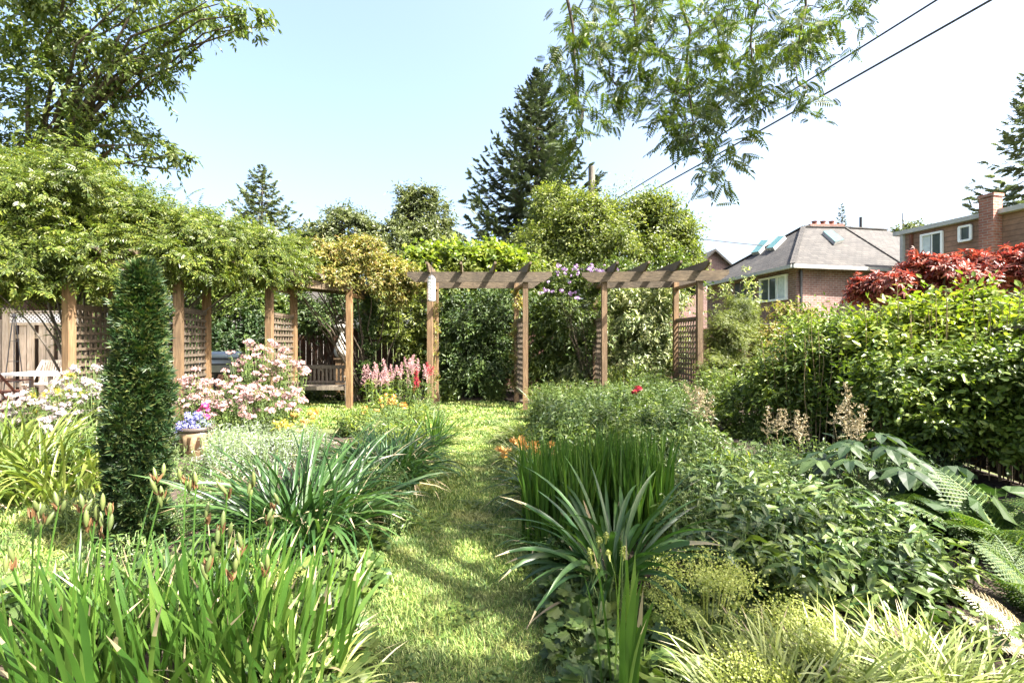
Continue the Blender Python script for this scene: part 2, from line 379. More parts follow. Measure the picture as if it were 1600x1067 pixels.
L_('yellowfl', [(.80,.55,.05), (.85,.68,.12)], tr=.3, trc=(1,1,.7))
L_('purple', [(.34,.18,.50), (.48,.30,.64), (.60,.44,.74)], tr=.25, trc=(1,.9,1))
L_('bluefl', [(.16,.16,.62), (.28,.30,.75), (.5,.5,.85)], tr=.25, trc=(.9,.9,1))
L_('magenta', [(.6,.05,.25), (.75,.12,.35)], tr=.25, trc=(1,.8,.9))
L_('pod', [(.10,.16,.045), (.16,.21,.065), (.22,.22,.08)], tr=.1, rough=.5)
L_('podbase', [(.16,.08,.035), (.26,.14,.06)], tr=.1, rough=.6, trc=(1,.9,.8))
M['bark'] = woodmat('bark', (.10,.075,.05), (.22,.18,.13), (20,20,3), .9, .6)
M['barkgrey'] = woodmat('bark_grey', (.16,.14,.12), (.30,.27,.23), (20,20,3), .9, .6)
M['stem'] = plain('green_stem', (.10,.15,.04), .6)
M['drystem'] = plain('dry_stem', (.26,.19,.09), .8)
M['cedarwood'] = woodmat('pergola_wood', (.24,.145,.068), (.42,.29,.155))
M['cedargrey'] = woodmat('beam_wood', (.15,.11,.065), (.29,.225,.14), (3,14,14))
M['lattice'] = woodmat('lattice_wood', (.20,.15,.10), (.34,.27,.19))
M['fencecream'] = woodmat('cream_board', (.74,.66,.52), (.98,.92,.80))
M['fencegrey'] = woodmat('weathered_fence', (.13,.105,.075), (.24,.20,.15))  # weathered, and darkened all over to stand in for shrub shade
M['fencebrown'] = woodmat('brown_fence', (.11,.055,.035), (.20,.11,.07))
M['teak'] = woodmat('weathered_teak', (.28,.23,.17), (.46,.40,.31))
M['redwood'] = woodmat('stained_wood', (.20,.07,.04), (.34,.14,.08))
M['palewood'] = woodmat('pale_wood', (.60,.54,.46), (.78,.74,.68))
M['stone'] = plain('pale_stone', (.52,.50,.44), .8, scale=12)
M['black'] = plain('black_metal', (.02,.02,.022), .4)
M['steel'] = plain('steel', (.5,.5,.5), .28, .9)
M['wire'] = plain('cable', (.02,.02,.02), .6)
M['white'] = plain('white_paint', (.78,.78,.76), .5, var=.05)
M['glass'] = plain('window_glass', (.05,.065,.07), .08, 0, .8)
M['curtain'] = plain('curtain', (.5,.55,.55), .8)
M['skylight'] = plain('skylight_glass', (.05,.13,.12), .35, 0, .3)
M['brick'] = brickmat('brick', (.26,.12,.095), (.36,.19,.155), (.42,.36,.32), .23, .078, .011)
M['brickred'] = brickmat('red_brick', (.36,.12,.08), (.46,.18,.12), (.42,.33,.28), .23, .078, .011)
M['shingle'] = brickmat('roof_shingle', (.038,.033,.029), (.075,.068,.06), (.013,.012,.011), .32, .17, .014)
M['siding'] = brickmat('tan_siding', (.38,.22,.15), (.40,.235,.16), (.22,.13,.09), 6.0, .16, .012, 0)
M['greysiding'] = brickmat('grey_siding', (.42,.40,.38), (.46,.43,.41), (.25,.24,.23), 6.0, .14, .014, 0)
M['gutter'] = plain('gutter', (.36,.355,.33), .5)
M['tray'] = plain('pale_table', (.8,.79,.76), .5, var=.04)
m, nt, b = newmat('glazed_pot'); tc = nt.nodes.new('ShaderNodeTexCoord'); sx = nt.nodes.new('ShaderNodeSeparateXYZ'); nt.links.new(tc.outputs['Object'], sx.inputs[0])
wv = nt.nodes.new('ShaderNodeTexWave'); wv.inputs['Scale'].default_value = 3.2; wv.inputs['Distortion'].default_value = 6; wv.inputs['Detail'].default_value = 1; nt.links.new(tc.outputs['Object'], wv.inputs[0])
c1 = ramp(nt, wv.outputs['Fac'], [(.35, (.06,.035,.02)), (.5, (.26,.18,.10)), (.9, (.32,.23,.14))])
zr = ramp(nt, sx.outputs['Z'], [(.0,(0,0,0)), (.10,(0,0,0)), (.12,(1,1,1)), (.25,(1,1,1)), (.27,(0,0,0))])
nt.links.new(mix(nt, (.22,.15,.085), c1, zr), b.inputs['Base Color']); b.inputs['Roughness'].default_value = .3; M['pot'] = m
# ground: lawn turf, with straw coloured patches
def groundmat():
    m, nt, b = newmat('lawn_ground'); f = noise(nt, 1.6, detail=5); g = noise(nt, 30, detail=4)
    c = ramp(nt, f, [(.35, (.05,.07,.018)), (.55, (.09,.11,.03)), (.72, (.22,.20,.10))])
    c = mix(nt, c, ramp(nt, g, [(.3, (.55,.55,.5)), (.7, (1.3,1.25,1.2))]), 1.0, 'MULTIPLY')
    nt.links.new(c, b.inputs['Base Color']); b.inputs['Roughness'].default_value = .95
    bp = nt.nodes.new('ShaderNodeBump'); bp.inputs['Strength'].default_value = .6; bp.inputs['Distance'].default_value = .03
    nt.links.new(g, bp.inputs['Height']); nt.links.new(bp.outputs[0], b.inputs['Normal']); return m
M['ground'] = groundmat()
m, nt, b = newmat('bed_soil'); f = noise(nt, 22, detail=6)
nt.links.new(ramp(nt, f, [(.3, (.022,.015,.01)), (.55, (.05,.034,.022)), (.8, (.12,.08,.055))]), b.inputs['Base Color']); b.inputs['Roughness'].default_value = .95
bp = nt.nodes.new('ShaderNodeBump'); bp.inputs['Strength'].default_value = .9; bp.inputs['Distance'].default_value = .03; nt.links.new(f, bp.inputs['Height']); nt.links.new(bp.outputs[0], b.inputs['Normal']); M['soil'] = m
M['paving'] = brickmat('paving', (.40,.24,.18), (.48,.31,.24), (.25,.2,.17), .2, .1, .008)

# ------------------------------------------------------------------ ground, beds, patio
mb = MB(); gx = np.array([-400,-60,-20,-8,0,8,20,60,400.]); gy = np.array([-60,0,4,8,12,20,40,100,600.])
X, Y = np.meshgrid(gx, gy); nx = len(gx)
f = [[j*nx+i, j*nx+i+1, (j+1)*nx+i+1, (j+1)*nx+i] for j in range(len(gy)-1) for i in range(nx-1)]
mb.add(np.stack([X.ravel(), Y.ravel(), X.ravel()*0], 1), np.array(f)); struct(mb.build('ground', M['ground']))
def bed(name, pts, seed):
    rng = np.random.default_rng(seed); out = []
    pts = np.array(pts, float)
    for a, b_ in zip(pts, np.roll(pts, -1, 0)):
        for t in np.linspace(0, 1, 8, endpoint=False): out.append(a*(1-t)+b_*t + rng.normal(size=2)*.025)
    out = np.array(out); c = out.mean(0); k = len(out)
    ring = [np.concatenate([c + (out-c)*s, np.full((k,1), z)], 1) for s, z in ((1, .004), (.95, .03), (.6, .05))]
    v = np.concatenate(ring + [np.array([[c[0], c[1], .055]])]); f4 = []
    for r in range(2):
        for i in range(k): f4.append([r*k+i, r*k+(i+1) % k, (r+1)*k+(i+1) % k, (r+1)*k+i])
    mb = MB(); mb.add(v, [np.array(f4), np.array([[2*k+i, 2*k+(i+1) % k, 3*k] for i in range(k)])])
    return struct(mb.build(name, M['soil'], smooth=True))
bed('flower_bed', [(-.98,.6),(-2.5,.6),(-2.2,1.9),(-2.35,2.6),(-2.62,3.25),(-3.2,3.9),(-3.9,5.6),(-3.6,6.4),(-2.2,6.6),(-1.1,7.2),(-.88,5),(-.95,3)], 1)
bed('flower_bed', [(.36,.6),(.30,3),(.2,5),(.32,7.2),(.9,8.3),(5.2,8.0),(4.75,5),(4.2,.6)], 2)
bed('flower_bed', [(-4.6,3.0),(-8,3.3),(-8.2,6.2),(-5.2,7.2),(-4.2,6.4),(-4.1,4.4)], 3)
bed('flower_bed', [(-2.6,10.6),(-6,10.7),(-6.5,12.7),(6,12.7),(6,8.4),(1.0,8.8),(.6,10.4),(-.4,10.5)], 4)
mb = MB(); mb.poly([(-16,6.4,.012),(-7.0,6.4,.012),(-6.2,7.4,.012),(-6.0,11,.012),(-16,11,.012)][::1]); struct(mb.build('patio', M['paving'], uv=True))

# grass blades: the mown strip between the beds and the lawn round it
rng = np.random.default_rng(5)
def grass(mb, x0, x1, y0, y1, n, h, wd, keep=None, edge=.06):
    x = rng.uniform(x0, x1, n); y = y0 + (y1-y0)*rng.random(n)**1.35
    clump = .5+.5*np.sin(x*7+np.sin(y*3.1)*2)*np.sin(y*5.3+x*2)
    if keep is not None: k = keep(x, y); x, y, clump = x[k], y[k], clump[k]
    n = len(x); sc = np.clip(y/3.0, .8, 2.2)
    straps(mb, np.stack([x, y, 0*x], 1), rng.uniform(0, 2*PI, n), rng.uniform(.1, .9, n), rng.uniform(.2, 1.3, n),
           h*(.6+.8*clump)*rng.uniform(.5, 1.3, n), wd*sc*rng.uniform(.7, 1.4, n), 3, 0)
mb = MB()
grass(mb, -1.08, .44, 1.2, 8.4, 150000, .034, .0040, lambda x, y: (x > -.98+.06*np.sin(y*4)) & (x < .30+.05*np.sin(y*3.3)))
grass(mb, -5.2, -2.3, 1.8, 4.4, 46000, .045, .005, lambda x, y: (x < -2.3-(np.maximum(y,2.4)-2.4)*.45) & (x > -1.45*y))
grass(mb, -5.5, .9, 7.2, 10.5, 34000, .05, .008)
struct(mb.build('grass', M['grass'], smooth=True), 'stuff')
mb = MB(); n = 900; cc_ = np.stack([rng.uniform(-.85,.25,26), 1.4+6*rng.random(26)**1.4], 1); i = rng.integers(0, 26, n); p = cc_[i]+rng.normal(size=(n,2))*.06
for k in range(3):
    a = k*2.094+rng.random(n)*.4; scatter(mb, t_lobed(3,.05,.05), np.stack([p[:,0],p[:,1],np.full(n,.034)],1), np.stack([np.cos(a),np.sin(a),0*a],1), np.array([0,0,1.])+rng.normal(size=(n,3))*.2, np.full(n,.017))
struct(mb.build('clover', M['mid']), 'stuff')
# tufts at the edges of the mown strip
mb = MB(); n = 5200; y = 1.3 + 6*rng.random(n)**1.5; sgn = rng.random(n) < .5
x = np.where(sgn, -.98, .34) + rng.normal(size=n)*.035
straps(mb, np.stack([x, y, 0*x], 1), np.where(sgn, 0, PI)+rng.normal(size=n)*1.1, rng.uniform(.1,.8,n), rng.uniform(.4,1.5,n), rng.uniform(.05,.14,n), rng.uniform(.003,.006,n), 4, 0)
o = mb.build('edge_grass', M['grass']); struct(o, 'stuff')
# ------------------------------------------------------------------ houses beyond the garden
def ray_plane(px, py, p0, n):
    o = np.array([0, 0, CAM_H]); d = at(px, py, 1.0) - o
    return o + d*((np.array(p0)-o) @ n)/(d @ n)
def wall_window(parent, a, b, z0, z1, cols=2, name='window', fr='white', glass='glass', fw=.07, curtain=False, rail=False):
    a = np.array(a, float); b = np.array(b, float); t = nrm(b-a); nn = np.array([t[1], -t[0]])
    if nn @ (a - 0) > 0: nn = -nn
    def p(s, z, o): q = a + (b-a)*s + nn*o; return (q[0], q[1], z)
    mb = MB()
    for s in (0, 1): mb.beam(p(s, z0, .04), p(s, z1, .04), fw, fw*1.2, 0, (t[0], t[1], 0))
    for z in (z0, z1): mb.beam(p(-.04, z, .045), p(1.04, z, .045), fw*1.2, fw)
    f = mb.build('window_frame' if name == 'window' else name, M[fr], parent)
    f.name = name
    g = MB(); g.poly([p(0, z0, .015), p(1, z0, .015), p(1, z1, .015), p(0, z1, .015)]); g.build('pane', M[glass], f)
    q = MB()
    for i in range(1, cols): q.beam(p(i/cols, z0, .03), p(i/cols, z1, .03), .035, .03, 0, (t[0], t[1], 0))
    if cols > 1: q.build('mullion', M[fr], f)
    if curtain:
        c = MB(); n_ = 14; k = np.linspace(.04, .42, n_)
        for i in range(n_-1):
            o1, o2 = .02+.006*(i % 2), .02+.006*((i+1) % 2)
            c.poly([p(k[i], z0+.03, o1), p(k[i+1], z0+.03, o2), p(k[i+1], z1-.03, o2), p(k[i], z1-.03, o1)])
        c.build('curtain', M['curtain'], f)
    return f
def prism(mb, foot, z0, z1, mat=0):
    n = len(foot)
    for i in range(n):
        a, b = foot[i], foot[(i+1) % n]; mb.poly([(a[0],a[1],z0),(b[0],b[1],z0),(b[0],b[1],z1),(a[0],a[1],z1)], mat)
    mb.poly([(q[0],q[1],z1) for q in foot], mat)

h = thing('brick_house', 'brick bungalow with hipped grey shingle roof and three skylights beyond the fence', 'house', (12, 20, 0))
mb = MB(); A_, B_, D_, E_, C__ = (10,17), (14.3,18), (18.6,19.3), (17.8,25.5), (9.2,22.8)
prism(mb, [A_, B_, D_, E_, C__], 0, 3.98); mb.build('wall', M['brick'], h, uv=True)
Ar, Br, Dr, Er, Cr = (9.6,16.55,3.93), (14.5,17.62,3.93), (19.1,19.0,3.93), (18.2,26,3.93), (8.75,23.1,3.93)
P1, P2, Q = (12.05,20,6.02), (14.05,20.4,6.08), (17.05,22,6.35)
mb = MB(); roofmb = mb
for f in ([Cr,Ar,P1],[Ar,Br,P2],[Ar,P2,P1],[Br,Dr,Q],[Br,Q,P2],[Cr,P1,Er],[P1,P2,Er],[P2,Q,Er],[Q,Dr,Er]): mb.poly(f)
mb.poly([(q[0],q[1],3.925) for q in (Cr,Er,Dr,Br,Ar)])
rf = mb.build('roof', M['shingle'], h, uv=True)
g = MB()
for a, b in ((Cr,Ar),(Ar,Br),(Br,Dr)): g.beam(np.array(a)-[0,0,.05], np.array(b)-[0,0,.05], .13, .12)
g.build('gutter', M['gutter'], rf)
g = MB()
for a, b in ((Ar,P1),(P1,P2),(P2,Q),(Cr,P1)): g.beam(np.array(a)+[0,0,.03], np.array(b)+[0,0,.03], .16, .05)
g.beam(np.array(Br)+[0,0,.03], np.array(P2)+[0,0,.03], .10, .05); g.build('ridge_cap', M['shingle'], rf, uv=True)
def plane(a, b, c): a, b, c = map(np.array, (a,b,c)); n = nrm(np.cross(b-a, c-a)); return n if n[2] > 0 else -n
for pl, pts in (((Cr,Ar,P1), [(1176,399),(1188,397),(1204,379),(1192,379)]), ((Cr,Ar,P1), [(1199,392),(1211,391),(1229,373),(1218,373)]),
                ((Ar,P2,P1), [(1284,366),(1297,364),(1317,379),(1303,383)])):
    n = plane(*pl); q = [ray_plane(x, y, pl[1], n) for x, y in pts]; c = sum(q)/4
    mb = MB(); lo = q; hi = [v + n*.13 for v in q]
    for i in range(4): mb.poly([lo[i], lo[(i+1)%4], hi[(i+1)%4], hi[i]])
    sk = mb.build('skylight', M['gutter'], h)
    mb = MB(); mb.poly([c + (v-c)*.98 + n*.004 for v in hi]); mb.build('pane', M['skylight'], sk)
pt = lambda t: (10-.8*t, 17+5.8*t)
wall_window(h, pt(.08), pt(.325), 2.84, 3.70, 3, curtain=True)
# porch: flat black sheet stands in for the shade inside
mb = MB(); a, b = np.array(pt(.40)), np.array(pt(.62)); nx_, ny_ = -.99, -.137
mb.poly([(a[0]-.02,a[1],2.3),(b[0]-.02,b[1],2.3),(b[0]-.02,b[1],3.75),(a[0]-.02,a[1],3.75)]); po = mb.build('porch_shade_sheet', M['black'], h)
mb = MB()
for z in (2.42, 3.05): mb.beam((a[0]-.07,a[1],z), (b[0]-.07,b[1],z), .05, .06)
for t in np.linspace(0, 1, 13): q = a*(1-t)+b*t; mb.beam((q[0]-.07,q[1],2.42), (q[0]-.07,q[1],3.05), .03, .05, 0, (0,1,0))
mb.build('railing', M['white'], po)
mb = MB(); q = np.array(pt(.0)); mb.beam((10.12, 16.93, .2), (10.12, 16.93, 3.8), .07, .07, 0, (0,1,0)); mb.build('downpipe', M['black'], h)
mb = MB(); c = at(1286, 352, 21.5); mb.box((c[0], c[1], 6.0), (1.5, .6, .9)); ch = mb.build('chimney', M['brickred'], h, uv=True)
for i in (-1, 0, 1): mb = MB(); mb.lathe([(.11,6.4),(.09,6.58),(.12,6.6),(.12,6.64),(0,6.65)], (c[0]+i*.38, c[1], 0), 12); mb.build('chimney_pot', M['redwood'], ch)
mb = MB(); c = at(1345, 355, 22); mb.lathe([(.06,5.9),(.06,6.95),(0,6.96)], (c[0], c[1], 0), 10); mb.build('vent_pipe', M['black'], h)

h = thing('sided_house', 'tan clapboard house with two white framed windows and a brick chimney', 'house', (16.5, 15, 0))
w0, w1 = np.array([13.6,16.8]), np.array([14.9,11.6])
mb = MB(); prism(mb, [tuple(w0), tuple(w1), (20.5,12.8), (19.5,18)], 0, 5.0); mb.build('wall', M['siding'], h, uv=True)
mb = MB(); fo = [(13.42,17.05),(14.72,11.2),(20.9,12.5),(19.9,18.4)]; prism(mb, fo, 5.003, 5.14); mb.poly([(q[0],q[1],5.003) for q in fo[::-1]])
rf = mb.build('roof', M['gutter'], h); mb = MB(); mb.poly([(q[0],q[1],5.145) for q in fo]); 
wp = lambda Y: tuple(w0 + (w1-w0)*(16.8-Y)/5.2)
wall_window(h, wp(16.2), wp(15.6), 4.06, 4.84, 2, curtain=True, fw=.06); wall_window(h, wp(15.12), wp(14.82), 4.42, 4.86, 1, fw=.06)
mb = MB(); c = wp(14.2); mb.box((c[0]-.20, c[1], 2.75), (.36, .36, 5.5), .244); mb.box((c[0]-.20, c[1], 5.56), (.42, .42, .08), .244)
mb.build('chimney', M['brickred'], h, uv=True)
mb = MB(); c = wp(16.5); mb.beam((c[0]-.05,c[1],0), (c[0]-.05,c[1],4.95), .08, .08, 0, (0,1,0)); mb.build('downpipe', M['redwood'], h)
mb = MB(); mb.beam((w0[0]-.02,w0[1],0), (w0[0]-.02,w0[1],5), .12, .12, 0, (0,1,0)); mb.build('corner_board', M['gutter'], h)

h = thing('gabled_house', 'small far brick gable between the yellow green tree and the shingle roof', 'house', (12.4, 30, 0))
mb = MB(); y0, y1, hw, ze, za, xc = 30, 36, 2.7, 4.5, 6.95, 12.5
mb.poly([(xc-hw,y0,0),(xc+hw,y0,0),(xc+hw,y0,ze),(xc,y0,za),(xc-hw,y0,ze)])
for s in (-1, 1): mb.poly([(xc+s*hw,y0,0),(xc+s*hw,y1,0),(xc+s*hw,y1,ze),(xc+s*hw,y0,ze)])
mb.build('wall', M['brick'], h, uv=True)
mb = MB()
for s in (-1, 1):
    mb.poly([(xc+s*(hw+.25),y0-.3,ze-.2),(xc,y0-.3,za+.05),(xc,y1,za+.05),(xc+s*(hw+.25),y1,ze-.2)])
    mb.poly([(xc+s*(hw+.25),y0-.3,ze-.35),(xc,y0-.3,za-.10),(xc,y0-.3,za+.05),(xc+s*(hw+.25),y0-.3,ze-.2)])
mb.build('roof', M['shingle'], h, uv=True)
mb = MB(); mb.lathe([(.1,6.5),(.1,7.2),(0,7.21)], (12.0, 31.5, 0), 10); mb.build('vent_pipe', M['black'], h)

h = thing('grey_house', 'grey clapboard gable wall glimpsed between the leftmost pergola posts and vines', 'house', (-8.4, 16.5, 0))
mb = MB(); mb.poly([(-10,16,0),(-7.0,16,0),(-7.0,16,2.7),(-8.2,16,3.7),(-10,16,2.7)]); mb.poly([(-7,16,0),(-7,20,0),(-7,20,2.7),(-7,16,2.7)]); mb.build('wall', M['greysiding'], h, uv=True)
mb = MB(); mb.poly([(-6.8,15.8,2.6),(-6.8,20,2.6),(-8.2,20,3.78),(-8.2,15.8,3.78)]); mb.poly([(-10.2,15.8,2.6),(-10.2,20,2.6),(-8.2,20,3.78),(-8.2,15.8,3.78)]); mb.build('roof', M['shingle'], h, uv=True)
h = thing('garden_shed', 'dark shed with grey shingle roof at the left edge behind the vine', 'shed', (-12.5, 11.6, 0))
mb = MB(); prism(mb, [(-15,10.9),(-10.9,10.9),(-10.9,13),(-15,13)], 0, 2.5); mb.build('wall', M['fencebrown'], h)
mb = MB(); mb.poly([(-15.2,10.6,2.45),(-10.6,10.6,2.45),(-10.9,12,3.3),(-15.2,12,3.3)]); mb.poly([(-15.2,13.3,2.45),(-10.6,13.3,2.45),(-10.9,12,3.3),(-15.2,12,3.3)]); mb.poly([(-10.6,10.6,2.45),(-10.6,13.3,2.45),(-10.9,12,3.3)])
mb.build('roof', M['shingle'], h, uv=True)

# ------------------------------------------------------------------ fences
def fence(label, a, b, hgt, mat, post=2.0, bw=.14, gap=.012, rail=True, lattice=0, alt=False, lat_mat=None, z0=.04, seed=0, postmat=None):
    rng = np.random.default_rng(seed); a = np.array(a, float); b = np.array(b, float); Ln = np.linalg.norm(b-a); t = (b-a)/Ln; rz = math.atan2(t[1], t[0]); nn = np.array([-t[1], t[0]])
    f = thing('fence', label, 'fence', (*((a+b)/2), 0)); n = int(Ln/(bw+gap)); mb = MB(); hb = hgt - lattice
    for i in range(n):
        s = (i+.5)*(bw+gap); p = a + t*s + nn*((.022 if i % 2 else -.022) if alt else rng.normal()*.002)
        hh = hb - z0 + (0 if lattice or rail else rng.normal()*.008)
        mb.box((p[0], p[1], z0+hh/2), (bw*(1.0), .02, hh), rz)
    mb.build('board_panel', mat, f)
    for z in (.35, hb-.25): mb = MB(); mb.beam((*(a+nn*.055), z), (*(b+nn*.055), z), .04, .09); mb.build('rail', mat, f)
    if rail: mb = MB(); mb.beam((*a, hgt+.02), (*b, hgt+.02), .14, .035); mb.build('top_rail', mat, f)
    if lattice: mb = MB(); mb.beam((*a, hb+.02), (*b, hb+.02), .06, .05); mb.build('middle_rail', mat, f)
    if lattice:
        mb = MB(); s = 0; st = .085; z_a, z_b = hb+.045, hgt
        while s < Ln-.02:
            for d, o in ((1, .006), (-1, -.006)):
                e = s + d*(z_b-z_a); s0, s1 = s, e; za_, zb_ = z_a, z_b
                if s1 > Ln: zb_ = z_a + (Ln-s); s1 = Ln
                if s1 < 0: zb_ = z_a + s; s1 = 0
                p = a + t*s0 + nn*o; q = a + t*s1 + nn*o
                if abs(s1-s0) > .03: mb.beam((*p, za_), (*q, zb_), .01, .028, 0)
            s += st
        mb.build('lattice', lat_mat or mat, f)
    k = max(1, round(Ln/post))
    for i in range(k+1):
        p = a + t*(Ln*i/k); m_ = MB(); m_.box((p[0], p[1], (hgt+.06)/2), (.12, .12, hgt+.06), rz); m_.box((p[0], p[1], hgt+.075), (.15, .15, .03), rz)
        m_.build('post', postmat or mat, f)
    return f
fence('sunlit cream board fence with lattice top behind the leftmost pergola post', (-10.95,10.5), (-9.35,10.5), 1.93, M['fencecream'], 1.6, .15, .06, lattice=.27, alt=True, lat_mat=M['white'], seed=1)
fence('lower weathered board fence at the left edge behind the folding chair', (-14.5,10.45), (-11.1,10.45), 1.68, M['fencecream'], 2.2, .15, .06, alt=True, seed=2, rail=False)
fence('dark brown board fence behind the garden bench', (-9.2,12.6), (6.5,12.9), 1.62, M['fencebrown'], 2.4, .14, seed=3)
fence('weathered grey board fence along the right side behind the shrubs', (6.55,12.6), (3.9,1.6), 1.40, M['fencegrey'], 2.2, .15, seed=4)
fence('slatted top fence in front of the brick house right of the pergola', (6.2,12.3), (9.6,12.1), 1.72, M['fencegrey'], 1.7, .15, seed=6)

# ------------------------------------------------------------------ pergolas
PW = .10
def post(parent, p, h, mat='cedarwood', z0=0):
    mb = MB(); mb.box((p[0], p[1], z0+(h-z0)/2), (PW, PW, h-z0), post.rz); return mb.build('post', M[mat], parent)
post.rz = 0
def trellis(parent, a, b, z0, z1, step=.105):
    a = np.array(a, float); b = np.array(b, float); Ln = np.linalg.norm(b-a); t = (b-a)/Ln; nn = np.array([-t[1], t[0]])
    a = a + t*PW*.5; b = b - t*PW*.5; Ln -= PW; mb = MB(); up = (nn[0], nn[1], 0)
    for s in np.arange(.06, Ln-.02, step): p = a+t*s+nn*.009; mb.beam((*p, z0), (*p, z1), .016, .036, 0, (t[0],t[1],0)) if 0 else mb.box((p[0],p[1],(z0+z1)/2), (.036,.014,z1-z0), math.atan2(t[1],t[0]))
    for z in np.arange(z0+.06, z1-.02, step): p = a+nn*-.009; q = b+nn*-.009; mb.beam((*p, z), (*q, z), .014, .036)
    for z in (z0, z1): mb.beam((*a, z), (*b, z), .05, .05)
    return mb.build('trellis', M['lattice'], parent)
def rafter(parent, a, b, z, ov=.48, hh=.15):
    a = np.array(a, float); b = np.array(b, float); t = nrm(b-a); L = np.linalg.norm(b-a) + 2*ov; o = a - t*ov; nn = np.array([-t[1], t[0]])*.02
    pr = [(0,hh),(0,hh*.72),(.05,hh*.66),(.13,hh*.30),(.22,0),(L-.22,0),(L-.13,hh*.3),(L-.05,hh*.66),(L,hh*.72),(L,hh)]
    mb = MB(); n = len(pr)
    P_ = lambda s, zz, k: (o[0]+t[0]*s+nn[0]*k, o[1]+t[1]*s+nn[1]*k, z+zz)
    mb.poly([P_(s, q, -1) for s, q in pr]); mb.poly([P_(s, q, 1) for s, q in pr][::-1])
    for i in range(n): (s, q), (s2, q2) = pr[i], pr[(i+1) % n]; mb.poly([P_(s,q,-1), P_(s2,q2,-1), P_(s2,q2,1), P_(s,q,1)])
    return mb.build('rafter', M['cedargrey'], parent)
def beamx(parent, a, b, z, ov0, ov1, off=0, hh=.19):
    a = np.array(a, float); b = np.array(b, float); t = nrm(b-a); nn = np.array([t[1], -t[0]]); a = a - t*ov0 + nn*off; b = b + t*ov1 + nn*off
    L = np.linalg.norm(b-a); n2 = nn*.02
    pr = [(0,hh),(0,hh*.6),(.16,0),(L-.16,0),(L,hh*.6),(L,hh)]; mb = MB(); n = len(pr)
    P_ = lambda s, zz, k: (a[0]+t[0]*s+n2[0]*k, a[1]+t[1]*s+n2[1]*k, z+zz)
    mb.poly([P_(s, q, -1) for s, q in pr]); mb.poly([P_(s, q, 1) for s, q in pr][::-1])
    for i in range(n): (s, q), (s2, q2) = pr[i], pr[(i+1) % n]; mb.poly([P_(s,q,-1), P_(s2,q2,-1), P_(s2,q2,1), P_(s,q,1)])
    return mb.build('beam', M['cedargrey'], parent)
def X_(px, d): return ((px-800)/FPX*d, d)
def arch(name, label, F1, F2, B1, B2, z, tre, rt, ov=(.4,.4)):
    g = thing(name, label, 'pergola', ((F1[0]+F2[0])/2, (F1[1]+F2[1]+B1[1]+B2[1])/4, 0))
    for p in (F1, F2, B1, B2): post(g, p, z+.10)
    for a, b, s in ((F1, F2, 1), (B1, B2, -1)): beamx(g, a, b, z, ov[0], ov[1], s*(PW/2+.022)); 
    for a, b in tre: trellis(g, a, b, .28, 1.74)
    F1, F2, B1, B2 = map(lambda q: np.array(q, float), (F1, F2, B1, B2))
    for t in rt: rafter(g, F1*(1-t)+F2*t, B1*(1-t)+B2*t, z+.17)
    for a, b in ((F1,B1),(F2,B2)): mb = MB(); mb.beam((*a, z-.03), (*b, z-.03), .09, .05); mb.build('side_rail', M['cedarwood'], g)
    return g
F1, F2, B1, B2 = X_(672,9.2), X_(821,9.2), X_(681,10.1), X_(807,10.15)
arch('pergola', 'open middle wooden pergola with a bird feeder on its left post, over the grass', F1, F2, B1, B2, 2.42, [(F2, B2)], (.0, .33, .66, 1.0), (.42, .5))
F1, F2, B1, B2 = X_(944,9.2), X_(1093,9.0), X_(930,10.15), X_(1056,10.0)
arch('pergola', 'right hand wooden pergola with lattice panel rising from green perennials', F1, F2, B1, B2, 2.42, [(F1, B1), (F2, B2)], (.08, .39, .70, .98), (.42, .5))
g = thing('pergola', 'long curved wooden pergola at left, buried under wisteria and golden vine', 'pergola', (-4.4, 8, 0))
fr = [X_(108,6.2), X_(279,6.8), X_(421,8.0), X_(546,9.3)]; bk = [X_(178,7.1), X_(323,7.7), X_(459,8.95), X_(572,10.2)]
for f_, b_ in zip(fr, bk):
    post.rz = math.atan2(b_[1]-f_[1], b_[0]-f_[0]) - PI/2 - (.35 if f_ is fr[0] else 0)
    post(g, f_, 2.32); post(g, b_, 2.32)
post.rz = 0
for i in range(4):
    if i < 3:
        beamx(g, fr[i], fr[i+1], 2.25, .05, .05, 0, .14); beamx(g, bk[i], bk[i+1], 2.25, .05, .05, 0, .14); trellis(g, fr[i], bk[i], .3, 1.76)
        for t in (0, .33, .66): rafter(g, np.array(fr[i])*(1-t)+np.array(fr[i+1])*t, np.array(bk[i])*(1-t)+np.array(bk[i+1])*t, 2.39, .3, .12)
rafter(g, fr[3], bk[3], 2.39, .3, .12); beamx(g, (-8.4,5.7), fr[0], 2.25, 0, .05, 0, .14); beamx(g, (-8.4,6.6), bk[0], 2.25, 0, .05, 0, .14)
for a, b in zip(fr, bk): mb = MB(); mb.beam((*a, 2.2), (*b, 2.2), .09, .07); mb.build('side_rail', M['cedarwood'], g)

# bird feeder on the middle pergola's left post
c = at(674.5, 452, 8.98); fd = thing('bird_feeder', 'white caged tube bird feeder hanging on the middle pergola post', 'bird feeder', (c[0], c[1], c[2]-.25))
mb = MB(); mb.lathe([(.04,c[2]-.2),(.04,c[2]+.19)], (c[0],c[1],0), 16); mb.build('seed_tube', plain('clear_plastic', (.3,.3,.28), .3), fd)
mb = MB(); a = np.linspace(0, 2*PI, 12, endpoint=False)
for q in a: mb.beam((c[0]+.068*math.cos(q), c[1]+.068*math.sin(q), c[2]-.21), (c[0]+.068*math.cos(q), c[1]+.068*math.sin(q), c[2]+.2), .007, .007, 0, (0,1,0))
for z in np.linspace(c[2]-.2, c[2]+.2, 8): mb.lathe([(.066,z-.003),(.072,z-.003),(.072,z+.003),(.066,z+.003)], (c[0],c[1],0), 16)
mb.build('cage', M['white'], fd)
